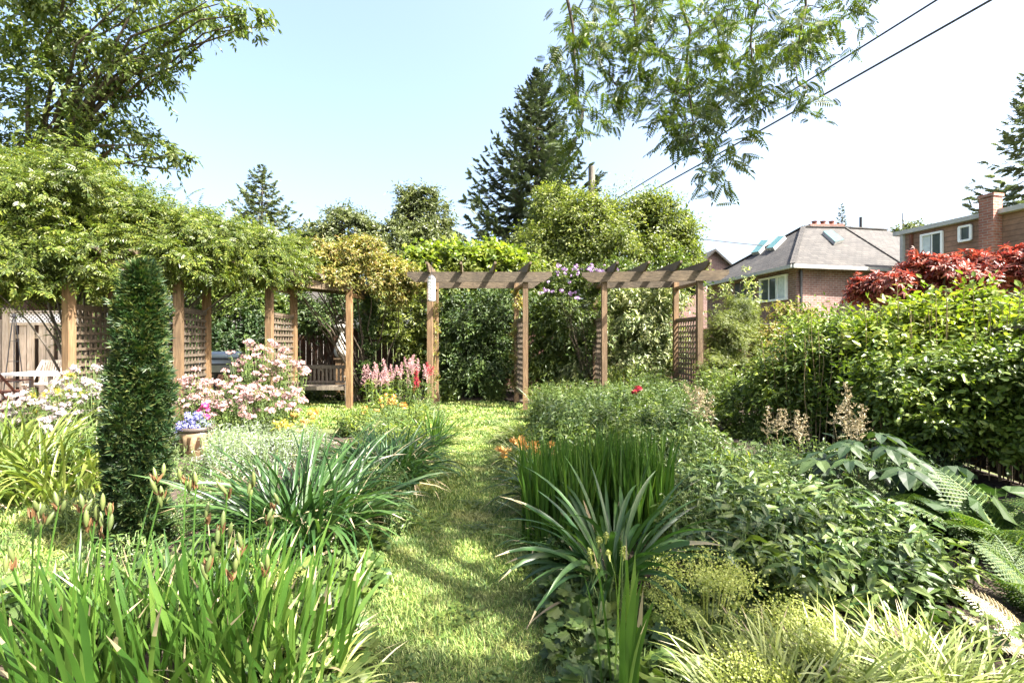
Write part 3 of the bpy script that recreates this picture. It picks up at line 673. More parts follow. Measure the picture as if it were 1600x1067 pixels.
mb = MB(); mb.lathe([(.005,c[2]+.265),(.03,c[2]+.25),(.075,c[2]+.21),(.075,c[2]+.2),(0,c[2]+.2)], (c[0],c[1],0), 16); mb.build('lid', M['steel'], fd)
mb = MB(); mb.lathe([(0,c[2]-.2),(.085,c[2]-.2),(.085,c[2]-.225),(0,c[2]-.23)], (c[0],c[1],0), 16); mb.build('tray', M['steel'], fd)
mb = MB(); mb.beam((c[0],c[1],c[2]+.26), (c[0],c[1],c[2]+.5), .008, .008, 0, (0,1,0)); mb.beam((c[0],c[1],c[2]+.5), (c[0],c[1]+.16,c[2]+.5), .012, .012); mb.build('hook', M['black'], fd)

# ------------------------------------------------------------------ bench, sculpture, patio things
b0 = at(508, 600, 10.1); bx0, by0 = b0[0]-.0, 10.05
t = thing('garden_bench', 'weathered slatted wooden bench on the grass behind the pergola', 'bench', (bx0, by0, 0)); W_ = 1.12
mb = MB()
for i in range(5): mb.box((bx0, by0-.22+i*.1, .385), (W_-.06, .085, .022))
mb.build('seat', M['teak'], t)
mb = MB(); mb.box((bx0, by0+.25, .76), (W_-.02, .045, .075)); mb.box((bx0, by0+.245, .44), (W_-.02, .035, .05))
for x in np.linspace(-W_/2+.09, W_/2-.09, 12): mb.box((bx0+x, by0+.25, .60), (.045, .016, .27))
mb.build('backrest', M['teak'], t)
for s in (-1, 1):
    mb = MB(); mb.box((bx0+s*(W_/2-.0), by0+.25, .40), (.06, .05, .8)); mb.build('leg', M['teak'], t)
    mb = MB(); mb.box((bx0+s*(W_/2-.0), by0-.26, .29), (.06, .055, .58)); mb.build('leg', M['teak'], t)
    mb = MB(); mb.box((bx0+s*(W_/2-.0), by0-.03, .595), (.075, .62, .03)); mb.build('armrest', M['teak'], t)
    mb = MB(); mb.box((bx0+s*(W_/2-.0), by0-.0, .35), (.045, .5, .06)); mb.build('side_rail', M['teak'], t)
mb = MB(); mb.box((bx0, by0-.26, .35), (W_-.06, .03, .065)); mb.build('front_rail', M['teak'], t)
# sculpture on a timber plinth
c = at(534, 560, 11.3); cx, cy = c[0], c[1]
t = thing('garden_sculpture', 'pale stone bird like sculpture with a long neck behind the bench', 'sculpture', (cx, cy, .9))
zb = .92; mb = MB()
mb.lathe([(0,zb),(.10,zb+.0),(.155,zb+.06),(.175,zb+.14),(.16,zb+.24),(.12,zb+.33),(.08,zb+.42),(.055,zb+.52),(.05,zb+.60),(.06,zb+.64)], (cx,cy,0), 22)
mb.build('body', M['stone'], t, smooth=True)
mb = MB(); mb.lathe([(.06,zb+.635),(.10,zb+.66),(.14,zb+.70),(.15,zb+.74),(.11,zb+.775),(0,zb+.785)], (cx-.02,cy,0), 20); mb.build('head', M['stone'], t, smooth=True)
mb = MB(); k = 8; q = np.linspace(0, 1, k)
tubes(mb, np.stack([cx+.05+.17*q, cy+0*q, zb+.12+.10*q+.13*q*q], 1)[None], .085*(1-q*.85), 10); mb.build('wing', M['stone'], t, smooth=True)
t = thing('wooden_plinth', 'square brown timber plinth holding the pale sculpture', 'plinth', (cx, cy, 0))
mb = MB(); mb.box((cx, cy, .44), (.22, .22, .88)); mb.build('shaft', M['cedarwood'], t); mb = MB(); mb.box((cx, cy, .9), (.28, .28, .035)); mb.build('cap', M['cedarwood'], t)

# glazed pot
c = at(308, 712, 5.4); cx, cy = c[0], c[1]
t = thing('plant_pot', 'tan glazed pot with dark rim and scroll bands in the left bed', 'flower pot', (cx, cy, 0))
mb = MB(); mb.lathe([(0,.0),(.10,.0),(.115,.03),(.145,.12),(.165,.21),(.17,.29),(.155,.31),(.14,.31),(.13,.25)], (cx,cy,0), 32); mb.build('body', M['pot'], t, smooth=True)
mb = MB(); mb.lathe([(.15,.305),(.175,.31),(.185,.33),(.18,.355),(.155,.36),(.145,.33)], (cx,cy,0), 32); mb.build('rim', plain('dark_glaze', (.07,.055,.045), .25), t, smooth=True)
mb = MB(); mb.lathe([(0,.325),(.148,.325)], (cx,cy,0), 24); mb.build('potting_soil', M['soil'], t)
POT = (cx, cy)
# kettle barbecue behind the pink flowers
c = at(352, 560, 8.6); cx, cy = c[0], c[1]
t = thing('barbecue', 'black barbecue with steel lid in shade behind the pink flowers', 'barbecue', (cx, cy, 0))
mb = MB(); mb.box((cx, cy, .82), (.62, .42, .18), 0, 0, 1.06); mb.build('firebox', M['black'], t)
mb = MB(); a = np.linspace(0, PI, 12); v = [[(cx+s*.33, cy-.21*math.cos(q), .915+.21*math.sin(q)) for q in a] for s in (-1, 1)]
for i in range(11): mb.poly([v[0][i], v[0][i+1], v[1][i+1], v[1][i]])
mb.poly(v[0]); mb.poly(v[1]); lid = mb.build('lid', M['steel'], t)
mb = MB(); mb.beam((cx-.2,cy-.24,1.0), (cx+.2,cy-.24,1.0), .02, .02); mb.build('handle', M['black'], lid)
mb = MB(); mb.box((cx, cy-.235, .83), (.6, .02, .12)); mb.build('control_panel', M['steel'], t)
for s in (-1, 1):
    mb = MB(); mb.box((cx+s*.45, cy, .88), (.26, .4, .03)); mb.build('side_shelf', M['black'], t)
    for u in (-1, 1): mb = MB(); mb.box((cx+s*.28, cy+u*.17, .37), (.04, .04, .74)); mb.build('leg', M['black'], t)
# folding chairs and table on the patio
def folding_chair(label, loc, rz, mat):
    t = thing('folding_chair', label, 'chair', (0,0,0), 'slatted folding chairs on the patio')
    mb = MB()
    for i in range(9): x = -.19+i*.0475; mb.beam((x, .20, .47), (x, .30, .86), .022, .012, 0, (0,1,0))
    mb.beam((-.22,.305,.875), (.22,.305,.875), .022, .05); mb.beam((-.22,.195,.45), (.22,.195,.45), .022, .03)
    mb.build('backrest', M[mat], t)
    mb = MB()
    for i in range(7): mb.box((0, -.2+i*.06, .43), (.42, .045, .018))
    mb.build('seat', M[mat], t)
    for s in (-1, 1):
        mb = MB(); mb.beam((s*.225, -.28, 0), (s*.225, .31, .9), .025, .045, 0, (1,0,0)); mb.build('leg', M[mat], t)
        mb = MB(); mb.beam((s*.20, .28, 0), (s*.20, -.2, .43), .025, .045, 0, (1,0,0)); mb.build('leg', M[mat], t)
        mb = MB(); mb.beam((s*.245, -.2, .63), (s*.245, .22, .63), .04, .022); mb.build('armrest', M[mat], t)
    t.location = loc; t.rotation_euler = (0, 0, rz); return t
folding_chair('reddish stained folding chair at the left edge of the photo', (*X_(12, 8.3), .012), PI-.35, 'redwood')
folding_chair('pale sunlit slatted folding chair behind the white patio table', (*X_(66, 9.85), .012), .1, 'palewood')
c = at(72, 582, 8.9); t = thing('patio_table', 'sunlit white patio table between the two folding chairs', 'table', (c[0], c[1], .012))
mb = MB(); mb.box((c[0]-.1, c[1], .71), (1.15, .8, .03)); mb.build('tabletop', M['tray'], t)
for s in (-1, 1):
    for u in (-1, 1): mb = MB(); mb.box((c[0]-.1+s*.5, c[1]+u*.33, .354), (.05, .05, .68)); mb.build('leg', M['palewood'], t)
# wire obelisk
c = at(22, 540, 9.6); t = thing('garden_obelisk', 'thin black wire obelisk standing before the left fence', 'trellis', (c[0], c[1], 0))
for i in range(4):
    q = PI/4+i*PI/2; mb = MB(); mb.beam((c[0]+.17*math.cos(q), c[1]+.17*math.sin(q), 0), (c[0]+.02*math.cos(q), c[1]+.02*math.sin(q), 1.75), .012, .012, 0, (0,1,0)); mb.build('leg', M['black'], t)
for z in (.5, .9, 1.3):
    r = .17-.15*z/1.75; mb = MB(); mb.lathe([(r-.004,z),(r+.004,z),(r+.004,z+.01),(r-.004,z+.01),(r-.004,z)], (c[0],c[1],0), 12); mb.build('hoop', M['black'], t)
mb = MB(); mb.lathe([(0,1.86),(.03,1.83),(.035,1.79),(0,1.74)], (c[0],c[1],0), 10); mb.build('finial', M['black'], t)

# utility pole and its cables
px_, py_ = X_(924.5, 22)
t = thing('utility_pole', 'weathered wooden utility pole standing above the trees', 'pole', (px_, py_, 0))
mb = MB(); zt = at(924, 261, 22)[2]; mb.lathe([(.17,0),(.15,zt),(.0,zt+.01)], (px_,py_,0), 14); mb.build('shaft', woodmat('pole_wood', (.22,.19,.15), (.36,.32,.27)), t)
def cable(label, a, b, r, sag=.05):
    q = np.linspace(0, 1, 24)[:,None]; p = np.array(a)*(1-q)+np.array(b)*q; p[:,2] -= sag*4*(q*(1-q))[:,0]
    mb = MB(); tubes(mb, p[None], np.full(24, r), 6); o = mb.build('power_cable', M['wire'], None, loc=tuple(p[12])); tag(o, label, 'cable'); return o
def ext(a, b, k): return a + (b-a)*k
a, b = at(932, 330, 21.9), at(1460, 0, 9); cable('upper thin black cable running from the pole to the top right', a, ext(a, b, 1.25), .019)
a, b = at(932, 346, 21.9), at(1545, 0, 9); cable('lower thicker black cable running from the pole to the top right', a, ext(a, b, 1.2), .023)
cable('short cable running right from the pole to the shingle roof', at(930, 345, 21.9), at(1195, 384, 19.5), .016, .12)
# ------------------------------------------------------------------ plants
def BP(px, py, d, rx, ry, rd=None):
    c = at(px, py, d); s = d/FPX; return (c[0], c[1], max(c[2], .05), rx*s, rd if rd else (rx+ry)/2*s, ry*s)
def shrub(name, label, cat, blobs, n, size, mat, seed, tpl=None, base=None, r0=.05, nl=12, bark='bark', trunk=None, group=None, part='foliage', **kw):
    rng = np.random.default_rng(seed); B = np.array(blobs)
    if base is None: base = (B[:,0].mean(), B[:,1].mean(), 0)
    t = thing(name, label, cat, base, group); mb = MB()
    cen = blob_leaves(mb, tpl or RH, blobs, n, size, rng, **kw)
    mb.build(part, M[mat], t)
    mb = MB(); limbs(mb, base, cen, r0, rng, nl, trunk_h=trunk, wob=.06*max(1, B[:,3:].max())); mb.build('trunk' if trunk else 'stems', M[bark], t)
    return t
def strap_plant(name, label, cat, pos, n, spread, L, W, mat, seed, tilt=(.05,.5), curve=(.6,1.9), K=8, fold=.3, sq=1.0, group=None, phi=None, upright=False, pw=1.3):
    rng = np.random.default_rng(seed); t = thing(name, label, cat, (*pos, 0), group); mb = MB()
    r = spread*np.sqrt(rng.random(n)); a = rng.uniform(0, 2*PI, n)
    base = np.stack([pos[0]+r*np.cos(a), pos[1]+r*np.sin(a)*sq, np.full(n, .01)], 1)
    ph = a + rng.normal(size=n)*.7 if phi is None else phi + rng.normal(size=n)*.9
    til = rng.uniform(*tilt, n)*(.35+.65*r/spread if upright else 1)
    straps(mb, base, ph, til, rng.uniform(*curve, n), rng.uniform(*L, n), rng.uniform(*W, n), K, fold, rng.normal(size=n)*(.5 if not upright else 1.3), pw=pw, tips=1)
    nd = max(2, n//14); j = rng.integers(0, n, nd)
    straps(mb, base[j]+rng.normal(size=(nd,3))*[.02,.02,0], rng.uniform(0, 2*PI, nd), rng.uniform(.3, 1.1, nd), rng.uniform(.6, 2.2, nd), rng.uniform(L[0]*.5, L[1]*.8, nd), rng.uniform(*W, nd)*.7, K, fold, rng.normal(size=nd), mat=1)
    mb.build('leaves', [M[mat], M['dry']], t, smooth=True); return t
def leafy_plant(name, label, cat, pos, rad, h, ns, m, size, mat, seed, tpl=None, flowers=None, group=None, lean=.35, droop=.25, stem='stem', sq=1, z0=.2):
    """upright stems with leaves all the way up; flowers=(list of mats, head function, share)"""
    rng = np.random.default_rng(seed); t = thing(name, label, cat, (*pos, 0), group)
    r = rad*np.sqrt(rng.random(ns)); a = rng.uniform(0, 2*PI, ns); tip = np.stack([pos[0]+r*np.cos(a), pos[1]+r*np.sin(a)*sq, h*(1-.25*(r/rad)**2)*rng.uniform(.82, 1.06, ns)], 1)
    bs = tip.copy(); bs[:,:2] = np.array(pos) + (tip[:,:2]-np.array(pos))*(1-lean); bs[:,2] = 0
    k = 5; tt = np.linspace(0, 1, k)[None,:,None]; path = bs[:,None]*(1-tt) + tip[:,None]*tt; path[:,1:-1,:2] += rng.normal(size=(ns,k-2,2))*.015
    mb = MB(); tubes(mb, path, np.linspace(.004, .002, k)*max(1, h), 4); mb.build('stems', M[stem], t)
    i = np.repeat(np.arange(ns), m); u = np.tile(np.linspace(z0, 1, m), ns) + rng.normal(size=ns*m)*.02
    P = bs[i]*(1-u[:,None]) + tip[i]*u[:,None]; az = rng.uniform(0, 2*PI, ns*m)
    az = np.where(np.arange(ns*m) % 2 == 1, np.roll(az, 1)+PI, az)
    el = rng.normal(size=ns*m)*.3 + .35*(u-.4)
    A = np.stack([np.cos(az)*np.cos(el), np.sin(az)*np.cos(el), np.sin(el)-droop*.3], 1); N = np.array([0,0,1.]) + rng.normal(size=(ns*m,3))*.35
    mb = MB(); scatter(mb, tpl or LA, P, A, N, size*rng.uniform(.6, 1.15, ns*m)*(1.1-.35*np.clip(u,0,1)**3)); mb.build('leaves', M[mat], t)
    if flowers:
        heads, kinds = flowers
        for j in range(min(heads, ns)):
            src = kinds[j % len(kinds)]; o = src.copy(); C.objects.link(o); o.parent = t; o.name = src.data.name
            dq = tip[j]-np.array([*pos, 0]); dq[2] += rng.uniform(-.16, .05)*h*(kinds[0].data.name.startswith('flower_head') and heads > 12); o.location = tuple(dq); s = rng.uniform(.75, 1.25); o.scale = (s, s, s*rng.uniform(.8, 1.2)); o.rotation_euler = (rng.normal()*.3, rng.normal()*.3, rng.uniform(0, 6))
    return t
protos = []
def head(kind, mat, n, r, fs, seed, zs=.75, fl=None):
    rng = np.random.default_rng(seed); d = rdir(rng, n); d[:,2] = np.abs(d[:,2])*1.0 - .25; d = nrm(d); mb = MB()
    P = d*r*np.array([1,1,zs])*rng.uniform(.8, 1.05, (n,1)); A = np.cross(d, rdir(rng, n))
    scatter(mb, fl or t_flower(5), P, A, d + rng.normal(size=(n,3))*.3, fs*rng.uniform(.8, 1.3, n))
    if n <= 30: tubes(mb, np.stack([P*0-[0,0,.03], P*.5, P], 1), np.full(3, .0025), 3)
    o = mb.build('flower_head', M[mat], None, loc=(0,0,0)); C.objects.unlink(o); protos.append(o); return o
def plume(mat, n, h, r, fs, seed, name='flower_plume'):
    rng = np.random.default_rng(seed); t = rng.random(n)**.8; a = rng.uniform(0, 2*PI, n)
    # side branchlets of a feathery plume
    k = 16; bi = rng.integers(0, k, n); bt = bi/k; ba = bi*2.4; s = rng.random(n)
    rr = r*(1-bt)**.8*s; z = h*(bt + .12*s*(1-bt))
    P = np.stack([rr*np.cos(ba), rr*np.sin(ba), z], 1) + rng.normal(size=(n,3))*r*.07; mb = MB()
    scatter(mb, FL, P, rdir(rng, n)+[0,0,.5], rdir(rng, n), fs*rng.uniform(.6,1.4,n))
    ax = np.array([[[0,0,-.04],[0,0,h*.5],[0,0,h]]]); tubes(mb, ax, np.array([.003,.002,.001]), 3); b_ = np.arange(k); bb = np.stack([0*b_, 0*b_, h*b_/k], 1); ee = np.stack([r*(1-b_/k)**.8*np.cos(b_*2.4), r*(1-b_/k)**.8*np.sin(b_*2.4), h*(b_/k+.12*(1-b_/k))], 1)
    tubes(mb, np.stack([bb, (bb+ee)/2, ee], 1), np.full(3, .0012), 3)
    o = mb.build(name, M[mat], None, loc=(0,0,0)); C.objects.unlink(o); protos.append(o); return o
H_pink = [head('p', 'pink', 20, .05, .034, i) for i in range(3)]
H_pale = [head('p', 'palepink', 16, .042, .03, 10+i) for i in range(3)]
trump = t_flower(6, .5, .55)
H_orange = [head('o', 'orange', 2, .02, .085, 20, 1, trump)]
H_yellow = [head('o', 'yellowfl', 2, .02, .085, 21, 1, trump)]
H_crim = [head('c', 'crimson', 26, .03, .04, 22)]
H_ast = [plume('astilbe', 170, .24, .065, .018, 30+i) for i in range(3)]
H_astred = [plume('crimson', 150, .22, .06, .018, 34)]
H_dry = [plume('dry', 260, .32, .085, .016, 36+i) for i in range(2)]
H_purple = [head('c', 'purple', 7, .05, .055, 40, .6, t_flower(6, .55, .05))]

P_ = lambda px, d: ((px-800)/FPX*d, d)

# --- far trees
def conifer(name, label, pos, h, rad, mat, seed, nb=150, tw=16, z0=.08, up=.5, twl=.5, dens=1.0, bark='bark', prof=1.0):
    rng = np.random.default_rng(seed); t = thing(name, label, 'conifer', (*pos, 0)); x, y = pos
    n = int(nb*dens); u = (np.arange(n)+.5)/n; hz = h*(z0 + (1-z0)*u**.92); az = np.arange(n)*2.399 + rng.normal(size=n)*.35
    ln = rad*((1-u)**prof*.95+.012)*rng.uniform(.66, 1.12, n); k = 7; q = np.linspace(0, 1, k)
    # boughs droop, then lift at the tip
    dz = (-.30*np.sin(q*PI*.75)[None] + up*.42*(q[None]**2.2))*ln[:,None] + (u[:,None]*.45*ln[:,None]*q[None])
    r = ln[:,None]*q[None]; P = np.stack([x+r*np.cos(az)[:,None], y+r*np.sin(az)[:,None], hz[:,None]+dz], -1)
    mb = MB(); tubes(mb, P, .035*(1-.85*q)[None]*(.4+ln[:,None]/rad), 4); tubes(mb, np.array([[[x,y,0],[x,y,h*.5],[x+.05,y,h*.97]]]), np.array([.02*h, .012*h, .01]), 8)
    mb.build('trunk', M[bark], t)
    i = np.repeat(np.arange(n), tw); s = rng.uniform(.12, 1, n*tw)**.8; f = s*(k-1); a0 = np.minimum(f.astype(int), k-2); fr = (f-a0)[:,None]
    Pt = P[i,a0]*(1-fr)+P[i,a0+1]*fr; T = nrm(P[i,a0+1]-P[i,a0]); side = np.stack([-np.sin(az[i]), np.cos(az[i]), 0*s], 1)*np.where(rng.random(n*tw)<.5, 1, -1)[:,None]
    A = T*.7 + side*rng.uniform(.15, 1.0, (n*tw,1)) + np.array([0,0,1])*rng.uniform(-.75, .1, (n*tw,1))
    L = twl*(.16+.84*(ln[i]/rad)**.8)*(1.15-.45*s)*rng.uniform(.6, 1.2, n*tw)
    mb = MB(); scatter(mb, t_needles(), Pt, A, np.array([0,0,1])+rng.normal(size=(n*tw,3))*.5, L); mb.build('needles', M[mat], t); return t
conifer('spruce_tree', 'tall dark spruce with sweeping boughs behind the middle pergola', P_(838, 24), at(0,108,24)[2], 5.6, 'spruce', 50, 290, 54, .1, .8, .85, prof=.88)
conifer('spruce_tree', 'small dark spruce tip rising just right of the utility pole', P_(946, 26), at(0,306,26)[2], 1.7, 'spruce', 51, 80, 14, .1, .4, .6)
conifer('spruce_tree', 'tiny spruce tip above the ridge of the shingle roof', P_(1315, 40), at(0,318,40)[2], 2.6, 'spruce', 52, 90, 14, .2, .5, .9)
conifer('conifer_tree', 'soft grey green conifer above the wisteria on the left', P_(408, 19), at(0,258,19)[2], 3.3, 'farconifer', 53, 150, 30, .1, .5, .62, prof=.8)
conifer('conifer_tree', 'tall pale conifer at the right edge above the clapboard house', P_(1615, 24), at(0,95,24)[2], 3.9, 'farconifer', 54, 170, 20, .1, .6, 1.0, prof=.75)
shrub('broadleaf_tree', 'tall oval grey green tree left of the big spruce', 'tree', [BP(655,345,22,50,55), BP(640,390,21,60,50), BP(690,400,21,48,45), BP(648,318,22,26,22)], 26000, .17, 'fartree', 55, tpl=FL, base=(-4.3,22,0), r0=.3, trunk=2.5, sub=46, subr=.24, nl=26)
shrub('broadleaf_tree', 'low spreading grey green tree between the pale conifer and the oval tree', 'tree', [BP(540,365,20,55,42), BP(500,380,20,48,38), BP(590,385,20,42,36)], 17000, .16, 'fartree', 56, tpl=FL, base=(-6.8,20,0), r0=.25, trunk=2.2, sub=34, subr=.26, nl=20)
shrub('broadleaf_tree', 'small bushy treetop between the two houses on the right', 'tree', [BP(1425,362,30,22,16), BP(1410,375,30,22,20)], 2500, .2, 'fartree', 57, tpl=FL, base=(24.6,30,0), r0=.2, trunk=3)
shrub('broadleaf_tree', 'yellow green bushy tree behind the clematis and the right pergola', 'tree',
  [BP(866,332,16,42,46), BP(915,362,15,60,50), BP(985,345,15.5,54,42), BP(1040,365,15,48,48), BP(960,400,14.5,90,50), BP(850,395,15,44,45), BP(1068,410,15,32,40)], 60000, .115, 'yellow', 58, base=(3.3,15.3,0), r0=.2, trunk=1.8, nl=34, sub=26, subr=.30, stretch=1.3)
shrub('sapling', 'slender leafy shoot poking above the yellow green tree under the cables', 'tree', [BP(1012,322,15,17,18), BP(1010,345,15,20,22), BP(1066,350,15,15,22), BP(1078,385,15,16,30)], 2600, .13, 'mid', 59, base=(4.6,15.1,0), r0=.09, trunk=2.8, sub=8, inner=.1)
# --- hedge of big shrubs behind the pergolas
shrub('vine_thicket', 'bright yellow green leafy thicket above the middle pergola beam', 'shrub', [BP(690,412,12.5,52,26), BP(760,412,12.5,55,25), BP(800,420,12.5,45,22), BP(655,425,12.3,35,30)], 15000, .13, 'lime', 60, base=(-1.2,12.6,0), r0=.06, nl=10, sub=22, low=-.2, tpl=t_lobed(5,.35), subr=.4)
shrub('lilac_shrub', 'large dark green shrub beneath the open middle pergola', 'shrub', [BP(745,545,11.2,62,78,.8), BP(720,500,11.3,50,50,.7), BP(785,480,11.3,42,45,.7), BP(748,590,11,66,50,.7)], 27000, .095, 'dark', 61, base=(-.8,11.3,0), r0=.07, nl=26, sub=18, subr=.42)
shrub('vine_thicket', 'sunlit yellow green shrub left of the middle pergola feeder post', 'shrub', [BP(640,510,11.4,40,52,.6), BP(610,470,11.4,36,34,.6), BP(690,460,11.6,34,34,.6), BP(655,560,11.3,26,38,.5)], 15000, .09, 'yellow', 62, base=(-2.5,11.5,0), r0=.05, nl=16, sub=20)
shrub('hedge_shrub', 'tall yellow green hedge filling the middle pergola opening', 'shrub', [BP(720,440,12.1,52,32,.5), BP(790,445,12.1,50,32,.5), BP(640,440,12.1,40,34,.5), BP(848,450,12.1,44,36,.5)], 20000, .09, 'yellow', 63, base=(-.6,12.2,0), r0=.05, nl=20, sub=22)
shrub('broadleaf_shrub', 'deep green large leaved shrub in shade beneath the clematis', 'shrub', [BP(865,500,11,44,52,.7), BP(900,560,11,50,60,.8), BP(850,570,11,34,50,.6)], 12000, .13, 'mid', 64, tpl=LA, base=(1.1,11.1,0), r0=.06, nl=14, sub=20, droop=.7)
shrub('dogwood_shrub', 'variegated shrub with layered pale edged leaves behind the right pergola', 'shrub', [BP(990,520,10.9,60,55,.8), BP(1030,470,11,46,42,.7), BP(970,470,11.2,42,36,.7), BP(1000,570,10.7,62,40,.7), BP(915,585,10.6,40,30,.5), BP(1040,540,10.9,36,50,.6)], 22000, .12, 'varieg', 65, tpl=LA, base=(2.7,11,0), r0=.06, nl=22, sub=18, droop=.5, subr=.38)
shrub('evergreen_shrub', 'dark evergreen shrub between variegated shrub and brick house', 'shrub', [BP(1045,440,12,46,40,.6), BP(985,435,12,46,32,.6)], 9000, .1, 'mid', 66, base=(3.6,12,0), r0=.05)
# behind the left pergola
shrub('hedge_shrub', 'dark green leafy shrub over the brown fence behind the bench', 'shrub', [BP(500,500,11.9,40,42,.5), BP(545,480,11.9,44,46,.5), BP(595,490,11.9,38,44,.5), BP(465,495,11.9,34,42,.5)], 16000, .09, 'dark', 67, base=(-4.4,12,0), r0=.05, nl=20, sub=20)
shrub('hedge_shrub', 'bright leafed shrub behind the second pair of pergola posts', 'shrub', [BP(370,480,11.2,52,42,.6), BP(330,470,11.2,42,40,.6), BP(420,490,11.3,34,40,.5)], 14000, .1, 'mid', 68, base=(-6.3,11.2,0), r0=.05, nl=16)
shrub('hedge_shrub', 'shaded dark bush standing behind the black barbecue', 'shrub', [BP(375,540,10.6,55,50,.6), BP(420,560,10.6,40,45,.5)], 11000, .1, 'deep', 69, base=(-5.8,10.6,0), r0=.05, nl=14)
shrub('hedge_shrub', 'sunny yellow green shrub over the cream lattice fence at left', 'shrub', [BP(60,440,11.6,70,42,.6), BP(150,450,11.4,70,42,.6), BP(235,450,11.4,60,45,.6)], 20000, .1, 'yellow', 70, base=(-9.6,11.6,0), r0=.05, nl=16)
shrub('hedge_shrub', 'dark shrub seen through the trellises of the left pergola', 'shrub', [BP(150,540,10.7,50,58,.4), BP(235,550,10.7,60,62,.5), BP(300,545,10.9,50,60,.5)], 17000, .1, 'dark', 71, base=(-8.2,10.7,0), r0=.05, nl=16)
shrub('ivy_plant', 'low leafy ground plant under the garden bench', 'shrub', [BP(508,618,10.6,45,12,.2), BP(470,622,10.5,30,12,.2)], 3000, .07, 'mid', 72, base=(-4,10.6,0), r0=.015, nl=8)
# right of the right pergola
shrub('feathery_shrub', 'light feathery shrub between the right pergola and the slatted fence', 'shrub', [BP(1135,530,9.3,34,62,.5), BP(1120,590,9,34,52,.5), BP(1160,500,9.5,26,40,.5), BP(1150,570,9.2,40,50,.5)], 20000, .07, 'yellow', 73, base=(4.1,9.3,0), r0=.04, nl=24, tpl=t_compound(5,.3), inner=.1, sub=22)
shrub('sapling', 'airy thin branched sapling beside the right pergola post', 'tree', [BP(1150,440,10,32,22,.3), BP(1170,470,10,28,24,.3), BP(1120,475,10,22,24,.3)], 700, .07, 'varieg', 74, base=(4.4,10,0), r0=.03, nl=26, inner=0, sub=12)
shrub('rose_bush', 'peach tinged rose bush in front of the slatted fence', 'shrub', [BP(1225,488,9.8,30,16,.3), BP(1200,540,9.5,32,40,.4), BP(1255,500,9.6,20,22,.3)], 4200, .07, 'golden', 75, base=(5.4,9.6,0), r0=.03, nl=14, inner=.1)
shrub('arching_shrub', 'broad arching green shrub below the brick house at right', 'shrub', [BP(1290,560,6.3,62,72,.6), BP(1235,610,6.2,48,56,.5), BP(1350,562,6.2,55,56,.6), BP(1310,640,6.0,62,52,.5), BP(1280,545,6.3,46,38,.5)], 30000, .075, 'sunmid', 76, base=(3.9,6.2,0), r0=.045, nl=34, sub=13, subr=.46, inner=.12, stretch=1.15)
shrub('dark_shrub', 'small leaved shrub with dry shoots right of the lattice panel', 'shrub', [BP(1170,640,6.8,48,55,.5), BP(1130,690,6.5,45,42,.4), BP(1200,690,6.3,48,50,.4)], 17000, .05, 'sunmid', 77, base=(3.2,6.7,0), r0=.03, nl=24, sub=24, subr=.26)
shrub('elder_shrub', 'large bright yellow green shrub in front of the red maple', 'shrub', [BP(1420,552,5.2,58,48,.5), BP(1495,524,5.1,64,44,.5), BP(1570,508,5.0,54,44,.5), BP(1480,580,5.0,76,46,.5), BP(1580,560,4.8,56,50,.5), BP(1600,530,4.5,46,38,.4), BP(1370,560,5.4,30,50,.4)], 25000, .088, 'lime', 78, tpl=t_lance(.42,.07,.12), base=(4.3,5.1,0), r0=.045, nl=34, sub=14, subr=.46, inner=.12, droop=.1, stretch=1.2)
shrub('viburnum_shrub', 'glossy green shrub overhanging the right hand grey fence', 'shrub', [BP(1500,610,4.4,75,50,.45), BP(1580,600,4.2,55,62,.4), BP(1420,630,4.6,62,48,.45), BP(1390,600,4.7,52,36,.45), BP(1540,660,4.3,60,34,.35), BP(1590,690,4.1,40,34,.3), BP(1450,680,4.5,46,30,.3)], 27000, .062, 'sunmid', 79, tpl=t_lance(.42,.07,.12), base=(3.9,4.6,0), r0=.035, nl=30, sub=14, subr=.46, droop=.15, stretch=1.2)
shrub('japanese_maple', 'red leaved maple in front of the tan clapboard house', 'tree', [BP(1380,455,8.6,45,24,.7), BP(1450,430,8.6,58,28,.8), BP(1530,428,8.5,60,28,.8), BP(1590,418,8.4,45,34,.8), BP(1480,460,8.6,80,28,.8)], 13000, .11, 'red', 80, tpl=t_palm(5,.3), base=(7.6,8.8,0), r0=.09, trunk=1.2, nl=30, sub=26, subr=.25, inner=.1)
# --- vines on the left pergola
shrub('wisteria_vine', 'huge bright green wisteria heaped over the left pergola', 'vine',
  [BP(60,335,6.6,80,62,.9), BP(150,320,6.8,90,60,.9), BP(245,372,7.1,76,44,.8), BP(325,378,7.4,68,40,.8), BP(400,394,8.0,60,32,.7), BP(262,404,6.5,26,22,.3), BP(90,400,6.4,90,40,.7), BP(190,405,6.8,80,30,.7),
   BP(20,440,6.0,52,40,.5), BP(20,290,7,60,40,.8), BP(300,405,7.2,62,24,.6), BP(390,412,8.2,52,22,.6), BP(455,404,8.8,42,24,.6), BP(150,430,6.4,50,20,.4), BP(385,428,7.7,60,16,.5), BP(455,428,8.5,36,16,.5), BP(300,428,6.9,55,14,.5)],
  41000, .15, 'wisteria', 81, tpl=t_compound(4,.36,.5,.42,62,.2,.01,t_flat(.42,.08,.15)), base=(-5.9,7.0,0), r0=.05, nl=44, sub=30, subr=.30, inner=.10, droop=.2, bark='barkgrey', lp=4, stretch=1.0)
